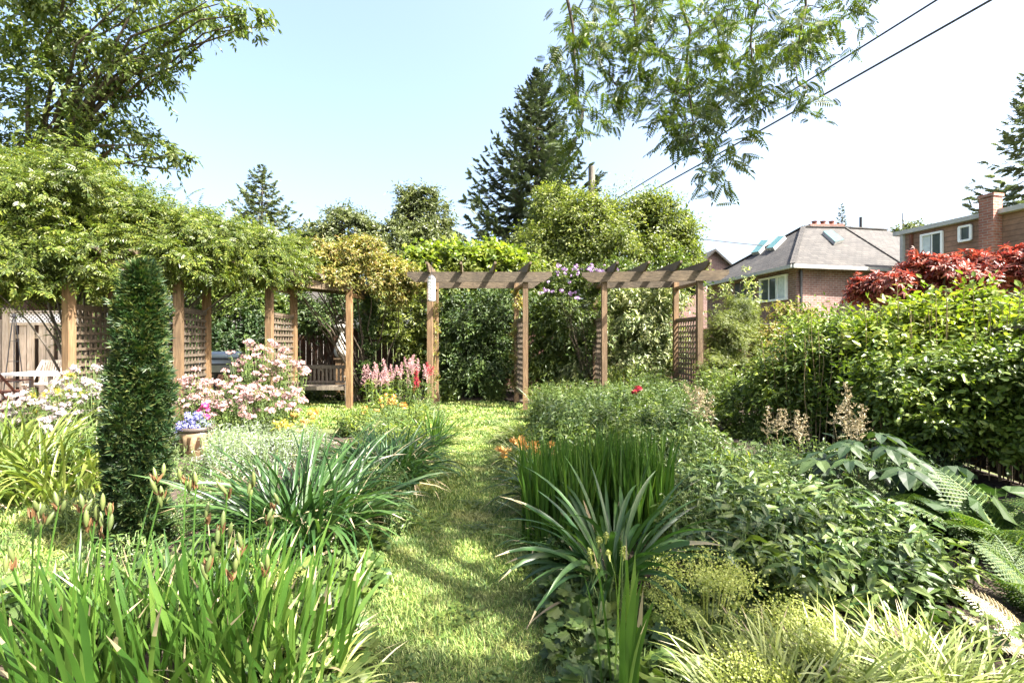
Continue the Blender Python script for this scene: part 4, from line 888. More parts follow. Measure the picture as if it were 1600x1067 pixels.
shrub('trumpet_vine', 'golden orange tinted vine cascading over the end of the left pergola', 'vine',
  [BP(500,400,9.3,52,26,.5), BP(500,432,9.0,48,18,.4), BP(452,438,8.5,30,14,.3), BP(645,440,9.8,18,26,.3), BP(560,405,9.6,58,32,.6), BP(600,435,9.8,38,40,.5), BP(530,435,9.4,60,22,.5), BP(460,420,8.9,38,20,.5), BP(625,455,9.8,20,36,.35)],
  34000, .07, 'golden', 82, base=(-3.08,10.3,0), r0=.05, nl=20, sub=26, subr=.26, droop=.6)
rng = np.random.default_rng(83)
shrub('climbing_vine', 'shaded climbing vine wrapped round the pergola rear post beside the bench', 'vine',
  [(-3.0,10.15,z,.22-.02*i,.2,.3) for i, z in enumerate((.3,.75,1.2,1.65,2.05))], 7000, .065, 'dark', 83, base=(-3.0,10.3,0), r0=.03, nl=14, sub=12)
shrub('clematis_vine', 'purple flowered clematis climbing between the middle and right pergolas', 'vine',
  [BP(885,435,9.8,32,20,.3), BP(910,450,9.9,28,24,.3), BP(930,500,10.1,14,50,.16), BP(935,425,9.7,34,10,.25), BP(870,450,9.8,22,16,.25)], 8500, .06, 'mid', 84, base=(1.75,10.3,0), r0=.02, nl=14, sub=16)
cl = bpy.data.objects['clematis_vine']; pw = parent_world(cl)
for i in range(70):
    q = at(rng.uniform(868, 968), rng.uniform(414, 432), rng.uniform(9.3, 9.8)) if i < 54 else at(rng.uniform(845, 905), rng.uniform(440, 470), 9.5)
    o = H_purple[0].copy(); C.objects.link(o); o.parent = cl; o.name = 'flower'; o.location = tuple(q-pw); o.rotation_euler = (rng.uniform(-.8,.8), rng.uniform(-.8,.8), rng.uniform(0,6)); s = rng.uniform(.45, .9); o.scale = (s,s,s)
shrub('climbing_vine', 'thin leafy vine on the dark rear post of the middle pergola', 'vine', [(.1,10.1,z,.13,.13,.3) for z in (.5,1.0,1.5,2.1)], 1800, .055, 'golden', 85, base=(.1,10.25,0), r0=.012, nl=8)
shrub('climbing_vine', 'sparse leafy vine on the bird feeder post of the pergola', 'vine', [(-1.52,9.35,z,.10,.10,.28) for z in (.6,1.1,1.55,1.9)], 900, .055, 'golden', 86, base=(-1.5,9.4,0), r0=.012, nl=6)
# --- overhanging trees
shrub('maple_tree', 'tall broadleaf tree hanging over the top left corner', 'tree',
  [BP(40,60,9,100,80,1.4), BP(150,40,9,90,66,1.3), BP(130,150,9.2,90,60,1.2), BP(40,190,9.2,90,60,1.2), BP(215,110,9,56,50,.9), BP(260,25,8.6,60,34,.9), BP(335,15,8.4,44,24,.7), BP(395,25,8.4,30,26,.5), BP(190,215,9.4,70,34,.9), BP(255,250,9.4,42,30,.6), BP(275,85,8.8,30,36,.5), BP(110,230,9.4,90,45,1), BP(20,260,9.4,80,50,1), BP(-60,-60,8.6,160,120,2.2), BP(180,-90,8.6,140,90,2)],
  31000, .12, 'maple', 87, tpl=t_lance(.34,.05,.3), base=(-13,10.5,0), r0=.10, trunk=3.6, nl=30, sub=30, subr=.27, inner=.1, droop=.7)

# honey locust boughs hanging into view from a tree beside the camera
rng = np.random.default_rng(90)
lt = thing('locust_tree', 'feathery leaved tree whose boughs hang down from the top right of view', 'tree', (4.6, -.8, 0))
TR = np.array([4.6, -.8, 0])
clusters = []
def CL(px, py, d): clusters.append(at(px, py, d))
for px, py in [(885,20),(900,45),(930,30),(960,20),(990,30),(1020,15),(1050,40),(1080,20),(1110,35),(1140,15),(1170,35),(1200,20),(1230,30),(1262,18),(1290,22),(1245,60),(1275,50),(940,70),(975,75),(1010,80),(1045,85),(1080,75),(1115,80),(1150,75),(1185,75),
  (925,90),(955,110),(990,120),(1025,125),(1060,120),(1095,125),(1130,115),(1170,110),(1185,135),(1200,155),(1180,155),(965,150),(1000,160),(1035,165),(1070,160),(1100,165),(955,180),(1030,195),(1060,200),(1090,195),(1075,225),(1100,240),(1085,215),(1050,215),(1115,262),(1128,282),(1105,180),
  (868,102),(892,100),(880,140),(904,172),(908,200),(890,238),(1235,85),(1262,135),(1250,148),(1265,60),(1352,6),(1335,-15),(1150,150),(1120,150),(1225,55),(1010,50),(1130,50),(1060,60)]:
    CL(px+rng.normal()*4, py+rng.normal()*4, rng.uniform(3.2, 4.3))
front = len(clusters)
# the rest of the crown, above and behind the frame (unseen clumps placed to dapple the path)
base_cl = [np.array(c) for c in clusters]
for c in base_cl:
    for r_ in range(1): clusters.append(c + rng.normal(size=3)*np.array([.08,.16,.07]))
front = len(clusters)
for i in range(17):
    y = rng.uniform(-1.6, 4.0); cc = np.array([rng.uniform(2.8, 4.9), y, max(5.1, 1.3+.78*y+1.2) + rng.uniform(0, .9)])
    for q_ in range(11): clusters.append(cc + rng.normal(size=3)*np.array([.26,.26,.14]))
cl_ = np.array(clusters); mbl = MB(); CP = t_compound(8, .32, .45, .36, 64)
for j, c in enumerate(cl_):
    k = 10; P = c + rng.normal(size=(k,3))*np.array([.07,.07,.06]); az = rng.uniform(0, 2*PI, k)
    A = np.stack([np.cos(az), np.sin(az), rng.uniform(-.9, .25, k)], 1); scatter(mbl, CP, P, A, np.array([0,0,1.])+rng.normal(size=(k,3))*.5, rng.uniform(.09, .16, k)*(1 if j < front else 1.8))
mbl.build('foliage', M['locust'], lt)
mb = MB(); nd = [np.array([4.6,-.8,0]), np.array([4.5,-.6,2.0]), np.array([4.2,-.2,3.8])]
tubes(mb, np.array([nd[0], (nd[0]+nd[1])/2, nd[1], nd[2]])[None], np.array([.24,.2,.17,.13]), 12); tr_o = mb.build('trunk', M['bark'], lt)
# limbs: a growing tree that links every cluster to its nearest joint
joints = [nd[2]]; par = [-1]
mains = [[at(960,-140,3.3), at(975,-20,3.6), at(1000,60,3.7), at(960,130,3.7)], [at(1060,-150,3.4), at(1065,-10,3.6), at(1075,90,3.7), at(1080,190,3.8), at(1105,255,3.8)], [at(1200,-150,3.5), at(1190,-20,3.7), at(1170,70,3.8), at(1190,130,3.8)],
         [at(880,-120,3.3), at(895,30,3.5), at(893,110,3.6), at(915,190,3.6), at(890,250,3.6)], [at(1300,-120,3.5), at(1250,20,3.7), at(1245,120,3.7)], [np.array([3.6,1.5,4.9]), np.array([3.0,3.0,5.3]), np.array([2.4,4.2,5.6])], [np.array([5.2,1,5.2]), np.array([5.4,3,5.8])], [np.array([2.8,-.4,5.2]), np.array([1.6,.6,5.6])]]
mb = MB()
for mn in mains:
    pts = [nd[2]] + ([np.array([(nd[2][0]+mn[0][0])/2, 1.4, 4.6])] if len(mn) > 2 else []) + mn; pts = np.array(pts); f = np.linspace(0, len(pts)-1, 16); i0 = np.minimum(f.astype(int), len(pts)-2); q = (f-i0)[:,None]
    p = pts[i0]*(1-q)+pts[i0+1]*q; p[1:-1] = (p[:-2]+p[1:-1]*2+p[2:])/4; p[2:-1] += rng.normal(size=(13,3))*.018
    tubes(mb, p[None], np.interp(np.arange(16), [0,4,15], [.05,.016,.003]), 6); joints += list(p[3:])
J = np.array(joints)
left = list(range(front)); att = J.copy(); rad_ = np.interp(np.arange(len(J)), [0,len(J)], [.006,.006]); dist = np.linalg.norm(cl_[:front][:,None]-att[None], axis=2); near = dist.argmin(1); nd_ = dist.min(1)
while left:
    j = min(left, key=lambda v: nd_[v]); left.remove(j); b_, c = att[near[j]], cl_[j]; q = np.linspace(0, 1, 5)[:,None]; p = b_*(1-q)+c*q; p[1:-1] += rng.normal(size=(3,3))*.010
    r_ = max(.0016, rad_[near[j]]*.80); tubes(mb, p[None], np.linspace(r_, r_*.75, 5), 4)
    att = np.concatenate([att, c[None]]); rad_ = np.append(rad_, r_); dn = np.linalg.norm(cl_[:front]-c, axis=1); cl2 = dn < nd_; near[cl2] = len(att)-1; nd_ = np.minimum(nd_, dn)
q = np.linspace(0,1,5)[None,:,None]; far_ = cl_[front:]; bb = J[np.array([np.argmin(np.linalg.norm(J-c, axis=1)) for c in far_])]
tubes(mb, bb[:,None]*(1-q)+far_[:,None]*q + np.array([0,0,.15])*np.sin(q*PI), np.linspace(.014,.004,5), 4); mb.build('limbs', M['bark'], lt)
# ------------------------------------------------------------------ the beds, left
rng = np.random.default_rng(100)
c0 = P_(222, 2.95); t = thing('arborvitae', 'dense dark green columnar evergreen standing in the left bed', 'conifer', (*c0, 0)); mb = MB(); n = 11500
z = rng.uniform(.05, 1.75, n); th = rng.uniform(0, 2*PI, n)
prof = np.interp(z, [0,.3,.8,1.2,1.5,1.67,1.80], [.16,.185,.17,.145,.11,.07,.015])
bul = 1 + .16*np.sin(th*2+z*8+np.sin(z*5)) + .15*np.sin(th*4-z*15+1.3+np.sin(th*2)) + .07*np.sin(th*9+z*33)
r = .74*prof*bul*rng.uniform(.72, 1.05, n); P = np.stack([c0[0]+r*np.cos(th)-.04*(1-z/1.8), c0[1]+r*np.sin(th), z], 1)
out = np.stack([np.cos(th), np.sin(th), 0*th], 1); A = out*.7 + np.array([0,0,.75]) + rng.normal(size=(n,3))*.45; N = out*.4+rdir(rng, n)
scatter(mb, t_spray(), P, A, N, rng.uniform(.02,.10,n)*rng.uniform(.6,1,n)); n = 5000
z = rng.uniform(.05, 1.62, n); th = rng.uniform(0, 2*PI, n); r = np.interp(z, [0,.8,1.55,1.86], [.09,.09,.06,.02])*rng.uniform(.3,.9,n)
scatter(mb, t_spray(), np.stack([c0[0]+r*np.cos(th), c0[1]+r*np.sin(th), z], 1), rdir(rng, n)+[0,0,.4], rdir(rng, n), .09); mb.build('foliage', M['cedar'], t)
mb = MB(); tubes(mb, np.array([[[c0[0],c0[1],0],[c0[0],c0[1],.9],[c0[0],c0[1],1.7]]]), np.array([.04,.03,.008]), 8); mb.build('trunk', M['bark'], t)

# foreground iris clumps with seed pods
pods = []
def iris_clump(label, pos, n, spread, L, seed, stalks):
    t = strap_plant('iris_plant', label, 'iris', pos, n, spread, L, (.010,.022), 'iris', seed, (.0,.55), (.0,.75), 7, .12, upright=True, group=None, pw=2.2)
    rg = np.random.default_rng(seed+500)
    for px, py, d in stalks:
        tip = at(px, py, d); base = np.array([pos[0]+(tip[0]-pos[0])*.45+rg.normal()*.02, pos[1]+rg.normal()*.05, 0.0]); L0 = parent_world(t)
        q = np.linspace(0, 1, 8)[:,None]; p = base*(1-q)+tip*q; p[:,0] += .02*np.sin(q[:,0]*PI)*rg.normal()
        mb = MB(); tubes(mb, p[None], np.linspace(.0042,.003,8), 5); s = mb.build('flower_stalk', M['iris'], t)
        for k in range(rg.integers(1, 4)):
            ax = nrm(np.array([rg.normal()*.22, rg.normal()*.22, 1.0])); o = tip - ax*.0 + np.array([rg.normal()*.012, rg.normal()*.012, -.028*k]); l = rg.uniform(.048, .070)
            qq = np.linspace(0, 1, 9); pp = o[None] + ax[None]*qq[:,None]*l
            mb = MB(); tubes(mb, pp[None], .0085*np.array([.35,.62,.85,1,1,.95,.8,.55,.1]), 8); mb.build('seed_pod', M['pod'], s, smooth=True)
        mb = MB(); m_ = 5; a = rg.uniform(0, 6, m_); scatter(mb, t_lance(.22,.1,.1), np.repeat((tip-[0,0,.03])[None], m_, 0), np.stack([np.cos(a)*.3, np.sin(a)*.3, np.ones(m_)*rg.uniform(.5,1)], 1), rdir(rg, m_), .055); mb.build('bract', M['podbase'], s)
    return t
iris_clump('iris clump with upright seed pods at the bottom left corner', P_(60, 1.75), 118, .30, (.28,.56), 101, [(52,800,1.9),(66,808,1.85),(92,790,1.95),(128,790,1.85),(20,880,1.8)])
iris_clump('iris clump with seed pods in front of the columnar evergreen', P_(210, 1.72), 118, .30, (.28,.58), 102, [(148,812,1.9),(170,795,1.9),(138,820,1.75),(160,832,1.75),(245,745,2.1),(252,770,2.0)])
iris_clump('iris clump with tall seed pods right of the columnar evergreen', P_(350, 1.75), 118, .28, (.3,.6), 103, [(290,750,2.0),(306,756,2.0),(322,810,1.95),(345,825,1.8),(355,770,1.95),(325,880,1.7),(362,895,1.7)])
iris_clump('iris clump leaning right with brown tipped seed pods', P_(450, 1.80), 95, .22, (.28,.56), 104, [(392,758,2.1),(428,790,2.05),(420,812,2.0),(376,860,1.8),(415,890,1.8)])
mb = MB()
# daylilies
strap_plant('daylily_plant', 'large arching dark leaved daylily beside the left of the grass path', 'daylily', (-1.25,2.95), 330, .24, (.55,.95), (.010,.020), 'strap', 110, (.05,.6), (.7,2.2), 9)
strap_plant('daylily_plant', 'arching daylily clump just right of the columnar evergreen', 'daylily', (-1.48,3.1), 200, .2, (.4,.72), (.010,.019), 'strap', 111, (.05,.55), (.6,2.0), 9)
strap_plant('daylily_plant', 'dense daylily mound at the middle of the left path edge', 'daylily', (-1.08,4.25), 380, .24, (.5,.8), (.009,.016), 'strap', 112, (.05,.7), (.8,2.3), 8)
strap_plant('daylily_plant', 'daylily mound behind the silver foliage near the path', 'daylily', (-1.45,4.6), 220, .22, (.3,.55), (.009,.016), 'strap', 113, (.05,.7), (.8,2.2), 8)
strap_plant('daylily_plant', 'spiky bright leaved clump at the far end of the left path edge', 'daylily', (-.98,5.9), 90, .14, (.35,.6), (.012,.02), 'iris', 114, (.05,.8), (.2,.9), 6)
strap_plant('daylily_plant', 'yellow green daylily clump at the left edge under the pale flowers', 'daylily', P_(40, 4.3), 300, .35, (.5,.85), (.012,.022), 'paledaylily', 115, (.05,.6), (.5,1.9), 8)
strap_plant('daylily_plant', 'bright daylily clump arching toward the lawn left of the evergreen', 'daylily', P_(95, 4.0), 260, .32, (.45,.75), (.012,.022), 'paledaylily', 116, (.05,.7), (.6,2.1), 8)
strap_plant('daylily_plant', 'daylily at the left frame edge beside the folding chair', 'daylily', P_(-10, 4.9), 220, .3, (.5,.85), (.012,.022), 'paledaylily', 117, (.05,.6), (.5,1.9), 7)
# silver foliage patch
for i, (px, d, s) in enumerate([(352,5.0,.2),(375,4.9,.3),(420,4.7,.3),(465,5.1,.26),(350,4.4,.26),(400,5.5,.28),(490,4.5,.16)]):
    x, y = P_(px, d); leafy_plant('artemisia_plant', 'feathery silver plant, '+('left of the drift, middle row','centre of the drift behind the dark daylilies','right of centre, front row','right of centre, back row','nearest the pot and evergreen','rearmost, against the pink flowers','rightmost, beside the yellow lilies')[i], 'silver plant', (x, y), s, rng.uniform(.42,.55), 70, 16, .055, 'silver', 120+i, tpl=t_lance(.14,.05,.25), group='silver foliage plants in the left bed', z0=.05)
# tall phlox: bush of pink heads
def W2(lbl, px, d, rad, h, ns, fl, seed, mat='mid', name='phlox_plant', **kw):
    return leafy_plant(name, lbl, 'phlox', P_(px, d), rad, h, ns, 12, .085, mat, seed, flowers=fl, **kw)
W2('tallest pink flowered bush in front of the second trellis right of the barbecue', 398, 6.9, .42, 1.36, 70, (34, H_pink), 130, lean=.5)
W2('pink flowered bush against the narrow slatted trellis panel', 442, 7.0, .38, 1.22, 60, (38, H_pink), 131, lean=.5)
W2('low pink flowered clump between the pot and the barbecue', 372, 6.0, .36, .82, 60, (36, H_pink), 132)
W2('pink flowered clump right in front of the silver foliage', 425, 5.9, .38, .80, 60, (38, H_pink), 133)
W2('pink flowered clump at the foot of the lattice trellis behind the pot', 305, 6.0, .26, .88, 44, (28, H_pink), 134)
W2('pale lilac flowered bush in front of the leftmost trellis', 135, 5.4, .30, 1.16, 60, (26, H_pale), 135, lean=.5)
W2('pale flowered clump hiding the foot of the leftmost trellis', 168, 5.2, .26, .98, 44, (26, H_pale), 136)
W2('low pale white flowered clump beside the red folding chair', 60, 5.7, .34, .74, 60, (26, H_pale), 137)
W2('low whitish flowered clump left of the evergreen column', 118, 5.1, .30, .66, 50, (20, H_pale), 138)
W2('yellow flowered daylilies in front of the leftmost pergola post', 98, 5.9, .26, .82, 24, (16, H_yellow), 139, 'lime', 'daylily_plant')
W2('leafy dark clump left of the evergreen column below the pale flowers', 160, 4.4, .34, .55, 60, None, 140, 'bluegreen')
W2('yellow and orange lilies at the right end of the silver foliage', 470, 5.6, .3, .52, 24, (14, H_orange+H_yellow), 141, 'lime', 'daylily_plant')
W2('orange and yellow flowers among the foliage before the wooden post', 600, 7.0, .36, .50, 34, (14, H_orange), 142, 'mid', 'daylily_plant')
leafy_plant('astilbe_plant', 'pink plumed astilbe in front of the vine wrapped post', 'astilbe', P_(598, 8.0), .42, .82, 34, 8, .12, 'lime', 143, flowers=(17, H_ast))
leafy_plant('astilbe_plant', 'taller pink astilbe left of the bird feeder post', 'astilbe', P_(640, 8.1), .34, .90, 26, 8, .12, 'mid', 144, flowers=(13, H_ast))
leafy_plant('astilbe_plant', 'red plumed astilbe at the foot of the bird feeder post', 'astilbe', P_(664, 8.1), .26, .74, 16, 8, .1, 'mid', 145, flowers=(6, H_astred))
for i, (px, d, r_, h_) in enumerate([(560,6.6,.34,.44),(605,6.3,.36,.46),(650,6.6,.34,.44),(585,5.6,.30,.38),(625,5.5,.32,.40),(545,6.6,.24,.26),(560,5.0,.26,.30),(670,7.3,.26,.42)]):
    leafy_plant('leafy_plant', 'bushy pale perennial, '+('left one in front of the pink astilbe','middle one in front of the pink astilbe','right one in front of the pink astilbe','behind the daylily mound, left one','behind the daylily mound, right one','leftmost beside the sunny lawn','nearest the silver foliage','beside the red plumes at the feeder post')[i], 'perennial', P_(px, d), r_, h_, 60, 11, .075, 'bluegreen' if i % 2 else 'lime', 150+i, group='pale green perennials at the far end of the left bed')
leafy_plant('euphorbia_plant', 'fine blue green leafy mound beside the dense daylilies', 'perennial', P_(588, 3.5), .24, .44, 90, 16, .04, 'bluegreen', 160, tpl=RH)
leafy_plant('euphorbia_plant', 'small fine leaved mound at the path edge below the daylily mound', 'perennial', P_(620, 3.3), .16, .28, 60, 14, .035, 'bluegreen', 161, tpl=RH)
# lobed ground leaves
def groundleaf(name, label, pos, rad, h, n, size, mat, seed, k=7, depth=.28, cat='ground plant', sq=1.0, group=None):
    rg = np.random.default_rng(seed); t = thing(name, label, cat, (*pos, 0), group); r = rad*np.sqrt(rg.random(n)); a = rg.uniform(0, 2*PI, n)
    P = np.stack([pos[0]+r*np.cos(a), pos[1]+r*np.sin(a)*sq, h*(1-.55*(r/rad)**2)*rg.uniform(.35, 1.05, n)+.01], 1)
    A = np.stack([np.cos(a), np.sin(a), np.full(n, -.15)], 1) + rg.normal(size=(n,3))*.5; N = np.array([0,0,1.])+rg.normal(size=(n,3))*.38
    s = size*rg.uniform(.5, 1.25, n); mb = MB(); scatter(mb, t_lobed(k, depth), P, A, N, s); mb.build('leaves', M[mat], t)
    b = np.array([*pos, 0]) + (P-np.array([*pos, 0]))*np.array([.4,.4,0]); q = np.linspace(0,1,4)[None,:,None]; mb = MB(); tubes(mb, b[:,None]*(1-q)+P[:,None]*q + np.array([0,0,.02])*np.sin(q*PI), np.full(4, .0016), 3); mb.build('leaf_stalks', M['stem'], t); return t
G1 = 'lobed leaf plants beneath the daylilies on the left'
for i, (px, d, r_, h_) in enumerate([(470,2.25,.24,.2),(528,2.5,.2,.17),(470,1.9,.24,.2),(430,2.05,.26,.24),(558,2.95,.16,.16),(430,2.2,.28,.24),(380,2.5,.28,.26),(330,2.6,.26,.24),(250,2.3,.3,.22),(130,2.2,.3,.22),(40,2.15,.3,.2),(440,1.65,.22,.18)]):
    groundleaf('geranium_plant', 'low lobed leaf clump '+('at the path edge below the big daylily','touching the path beneath daylily tips','at the path beside the straw grass','below the big daylily, just left of the path clumps','furthest back along the left path edge','between the right leaning iris and the path','directly under the big arching daylily','between the evergreen and the big daylily','at the foot of the evergreen column','left of the evergreen foot behind the iris','at the left frame edge behind the iris','at the bottom edge behind pale striped tuft')[i], P_(px, d), r_, h_, 230, .075, 'bluegreen' if i % 3 else 'dark', 170+i, group=G1)
alf = t_flower(5, .7, .1)
def froth(name, label, pos, rad, h, n, seed, mat='alchem'):
    rg = np.random.default_rng(seed); t = groundleaf(name, label, pos, rad, h*.5, 120, .08, 'mid', seed+1, 9, .15, 'lady mantle')
    ns = 46; r = rad*np.sqrt(rg.random(ns)); a = rg.uniform(0, 2*PI, ns); tip = np.stack([pos[0]+r*np.cos(a), pos[1]+r*np.sin(a), h*(1-.4*(r/rad)**2)*rg.uniform(.75,1.05,ns)], 1); b = np.array([*pos,0.])+(tip-np.array([*pos,0]))*[.3,.3,0]
    q = np.linspace(0,1,4)[None,:,None]; mb = MB(); tubes(mb, b[:,None]*(1-q)+tip[:,None]*q, np.full(4,.0014), 3); mb.build('flower_stalks', M['alchem'], t)
    i = rg.integers(0, ns, n); P = tip[i] + rg.normal(size=(n,3))*np.array([.032,.032,.022]); mb = MB(); scatter(mb, alf, P, rdir(rg, n), rdir(rg, n)+[0,0,1], rg.uniform(.006,.011,n)); mb.build('flower_froth', M[mat], t); return t
froth('alchemilla_plant', 'small yellow green frothy clump under the right leaning iris leaves', P_(415, 2.15), .12, .34, 1400, 190)
# pot plants
leafy_plant('lobelia_plant', 'violet blue lobelia spilling over the glazed pot', 'pot plant', (POT[0]-.04, POT[1]-.03), .15, .5, 60, 6, .03, 'mid', 192, tpl=RH, flowers=(60, [head('b', 'bluefl', 14, .03, .022, 45)]), z0=.66)
leafy_plant('dusty_miller', 'silver white foliage plant in the right of the glazed pot', 'pot plant', (POT[0]+.10, POT[1]-.02), .11, .52, 40, 9, .05, 'silver', 193, tpl=t_lance(.2,.05,.2), z0=.6)
leafy_plant('petunia_plant', 'magenta flower rising above the glazed pot', 'pot plant', (POT[0]+.03, POT[1]+.05), .06, .62, 8, 8, .04, 'mid', 194, flowers=(5, [head('m', 'magenta', 7, .025, .05, 46)]), z0=.55)
leafy_plant('petunia_plant', 'pale pink petunia hanging over the left rim of the pot', 'pot plant', (POT[0]-.15, POT[1]-.05), .06, .38, 10, 6, .04, 'mid', 195, flowers=(9, [head('m', 'palepink', 6, .03, .045, 47)]), z0=.6)
# bottom edge pale grass, left
strap_plant('hakone_grass', 'pale striped grass tuft at the bottom edge left of the path', 'ornamental grass', P_(420, 1.55), 320, .20, (.22,.38), (.005,.009), 'hakone', 196, (.2,1.0), (.6,1.8), 6, .1)
strap_plant('dry_grass', 'dry straw coloured grass tuft at the left edge of the path', 'ornamental grass', P_(500, 1.95), 160, .08, (.14,.26), (.003,.006), 'dry', 197, (.1,.9), (.4,1.5), 5, 0)

# ------------------------------------------------------------------ the beds, right
def block(label, cx, cy, rx, ry, n, L, W, mat, seed, tilt=(.0,.16), curve=(0,.3)):
    rg = np.random.default_rng(seed); t = thing('iris_plant', label, 'iris', (cx, cy, 0)); r = np.sqrt(rg.random(n)); a = rg.uniform(0, 2*PI, n); mb = MB()
    straps(mb, np.stack([cx+rx*r*np.cos(a), cy+ry*r*np.sin(a), 0*r], 1), rg.uniform(0, 2*PI, n), rg.uniform(*tilt, n), rg.uniform(*curve, n), rg.uniform(*L, n), rg.uniform(*W, n), 6, .1, rg.normal(size=n)*1.2, pw=2.4)
    mb.build('leaves', M[mat], t, smooth=True); return t
block('upright stand of narrow iris leaves, left half, behind the strappy daylily', .32, 3.1, .26, .26, 420, (.52,.74), (.010,.018), 'iris', 200)
block('upright stand of narrow iris leaves, right half, beside the leafy mass', .74, 3.15, .28, .28, 460, (.55,.78), (.010,.018), 'iris', 201)
strap_plant('daylily_plant', 'bold strappy daylily arching over the path edge before the iris stand', 'daylily', (.51, 2.42), 75, .07, (.55,.82), (.018,.028), 'strap', 202, (.1,.65), (.7,1.9), 10, .3)
strap_plant('daylily_plant', 'dark grassy daylily at the right path edge beside the orange lilies', 'daylily', (.28, 3.75), 200, .15, (.35,.6), (.008,.014), 'strap', 203, (.1,.8), (.8,2.1), 7)
strap_plant('daylily_plant', 'small grassy tuft at the foot of the upright iris stand', 'daylily', (.26, 2.95), 110, .10, (.3,.45), (.007,.012), 'strap', 204, (.1,.8), (.8,2.1), 7)
W2('orange lilies at the right edge of the path', 812, 4.45, .2, .38, 16, (12, H_orange), 205, 'paledaylily', 'daylily_plant')
W2('orange flowers just left of the upright iris stand', 842, 4.1, .16, .45, 12, (7, H_orange), 206, 'mid', 'daylily_plant')
strap_plant('mounded_grass', 'fine mounded grass spilling onto the far end of the path', 'ornamental grass', P_(832, 6.1), 620, .26, (.3,.52), (.005,.009), 'paledaylily', 207, (.2,1.0), (.8,2.0), 6, 0)
strap_plant('mounded_grass', 'pale mounded grass tuft behind the orange lilies', 'ornamental grass', P_(832, 5.0), 480, .22, (.25,.45), (.005,.009), 'hakone', 208, (.2,1.0), (.8,2.0), 6, 0)
strap_plant('mounded_grass', 'pale upright grass at the foot of the middle pergola post', 'ornamental grass', P_(872, 8.6), 500, .4, (.4,.65), (.007,.012), 'paledaylily', 209, (.05,.5), (.3,1.4), 6, 0)
G2 = 'tall green perennials massed before the right pergola'
k = 0
ORD = ('leftmost','second','third','fourth','fifth','sixth')
for rn, (d, row) in zip(('back','fourth','middle','second','front'), ((7.9, (870, 915, 960, 1005, 1050)), (7.0, (880, 935, 990, 1045, 1085)), (6.1, (870, 930, 990, 1050)), (5.3, (880, 945, 1010, 1070)), (4.6, (890, 960, 1030, 1090)))):
    for oi, px in enumerate(row):
        k += 1; x, y = P_(px+rng.normal()*8, d+rng.normal()*.15)
        hh = .66 if d > 5 else .56
        if px > 980 and d > 6.5: hh = .72
        leafy_plant('perennial_plant', f'{ORD[oi]} bushy green perennial in the {rn} row of the drift before the pergola', 'perennial', (x, y), .36, hh+rng.normal()*.05, 80, 14, .095, 'mid' if k % 3 else 'bluegreen', 210+k, group=G2, z0=.25)
W2('single red bergamot flower above the green perennials', 997, 5.9, .05, .80, 4, (2, H_crim), 240, name='bergamot_plant')
# fine leafed row and lance leafed mass
G3 = 'pointed leaf perennials massed at right'
k = 0
for px, d, h_ in [(1080,3.7,.52),(1150,3.6,.50),(1220,3.5,.46),(1060,3.25,.50),(1120,3.1,.50),(1190,3.1,.48),(1260,3.05,.46),(1330,3.0,.42),(1090,2.75,.46),(1160,2.7,.46),(1230,2.65,.45),(1300,2.65,.44),(1370,2.7,.42),(1140,2.4,.38),(1220,2.3,.38),(1300,2.3,.38),(1380,2.35,.38),(1430,2.45,.34)]:
    k += 1; big = px > 1110 and d < 3.2
    rn_ = ('back','fourth','third','second','front')[0 if k <= 3 else 1 if k <= 8 else 2 if k <= 13 else 4]; of_ = k - (1,4,9,0,14)[0 if k <= 3 else 1 if k <= 8 else 2 if k <= 13 else 4]
    leafy_plant('perennial_plant', f'{ORD[of_]} pointed leaf perennial in the {rn_} row right of the iris stand', 'perennial', P_(px, d), .25, h_, 42 if big else 60, 9 if big else 14, .115 if big else .07, ('mid','bluegreen','dark')[k % 3], 250+k, group=G3, lean=.5, tpl=t_lance(.34,.07,.4) if big else None)
shrub('euphorbia_plant', 'light green leafy clump at the back of the pointed leaf mass', 'perennial', [BP(1130,735,3.9,50,18,.2), BP(1190,745,3.8,36,16,.2)], 2600, .055, 'lime', 275, base=(1.75,3.85,0), r0=.01, nl=20)
# rodgersia
def palmplant(label, pos, rad, h, n, size, seed, mat='deep'):
    rg = np.random.default_rng(seed); t = thing('rodgersia_plant', label, 'rodgersia', (*pos, 0)); a = np.arange(n)*2.4; r = rad*np.sqrt((np.arange(n)+.5)/n)
    P = np.stack([pos[0]+r*np.cos(a), pos[1]+r*np.sin(a), h*(1-.35*(r/rad)**2)*rg.uniform(.7,1.05,n)], 1); b = np.array([*pos,0.])+(P-np.array([*pos,0]))*[.15,.15,0]
    q = np.linspace(0,1,5)[None,:,None]; mb = MB(); tubes(mb, b[:,None]*(1-q)+P[:,None]*q, np.full(5,.004), 5); mb.build('stems', M['stem'], t)
    mb = MB(); scatter(mb, t_palm(6,.42), P, np.stack([np.cos(a),np.sin(a),a*0-.1],1), np.array([0,-.12,1.])+rg.normal(size=(n,3))*.2, size*rg.uniform(.75,1.15,n)); mb.build('leaves', M[mat], t); return t
palmplant('dark glossy rodgersia with hand shaped leaves below the right shrubs', P_(1362, 3.5), .42, .60, 22, .21, 280)
palmplant('low shaded rodgersia leaves near the foot of the right fence', P_(1450, 3.3), .36, .36, 14, .20, 281)
leafy_plant('astilbe_plant', 'tan faded plumes leaning up before the arching shrub', 'astilbe', P_(1318, 3.9), .18, .70, 6, 6, .1, 'deep', 282, flowers=(6, H_dry), stem='drystem')
leafy_plant('astilbe_plant', 'tan faded plumes below the lattice panel of the right pergola', 'astilbe', P_(1092, 5.2), .16, .58, 8, 5, .1, 'mid', 283, flowers=(8, H_dry), stem='drystem')
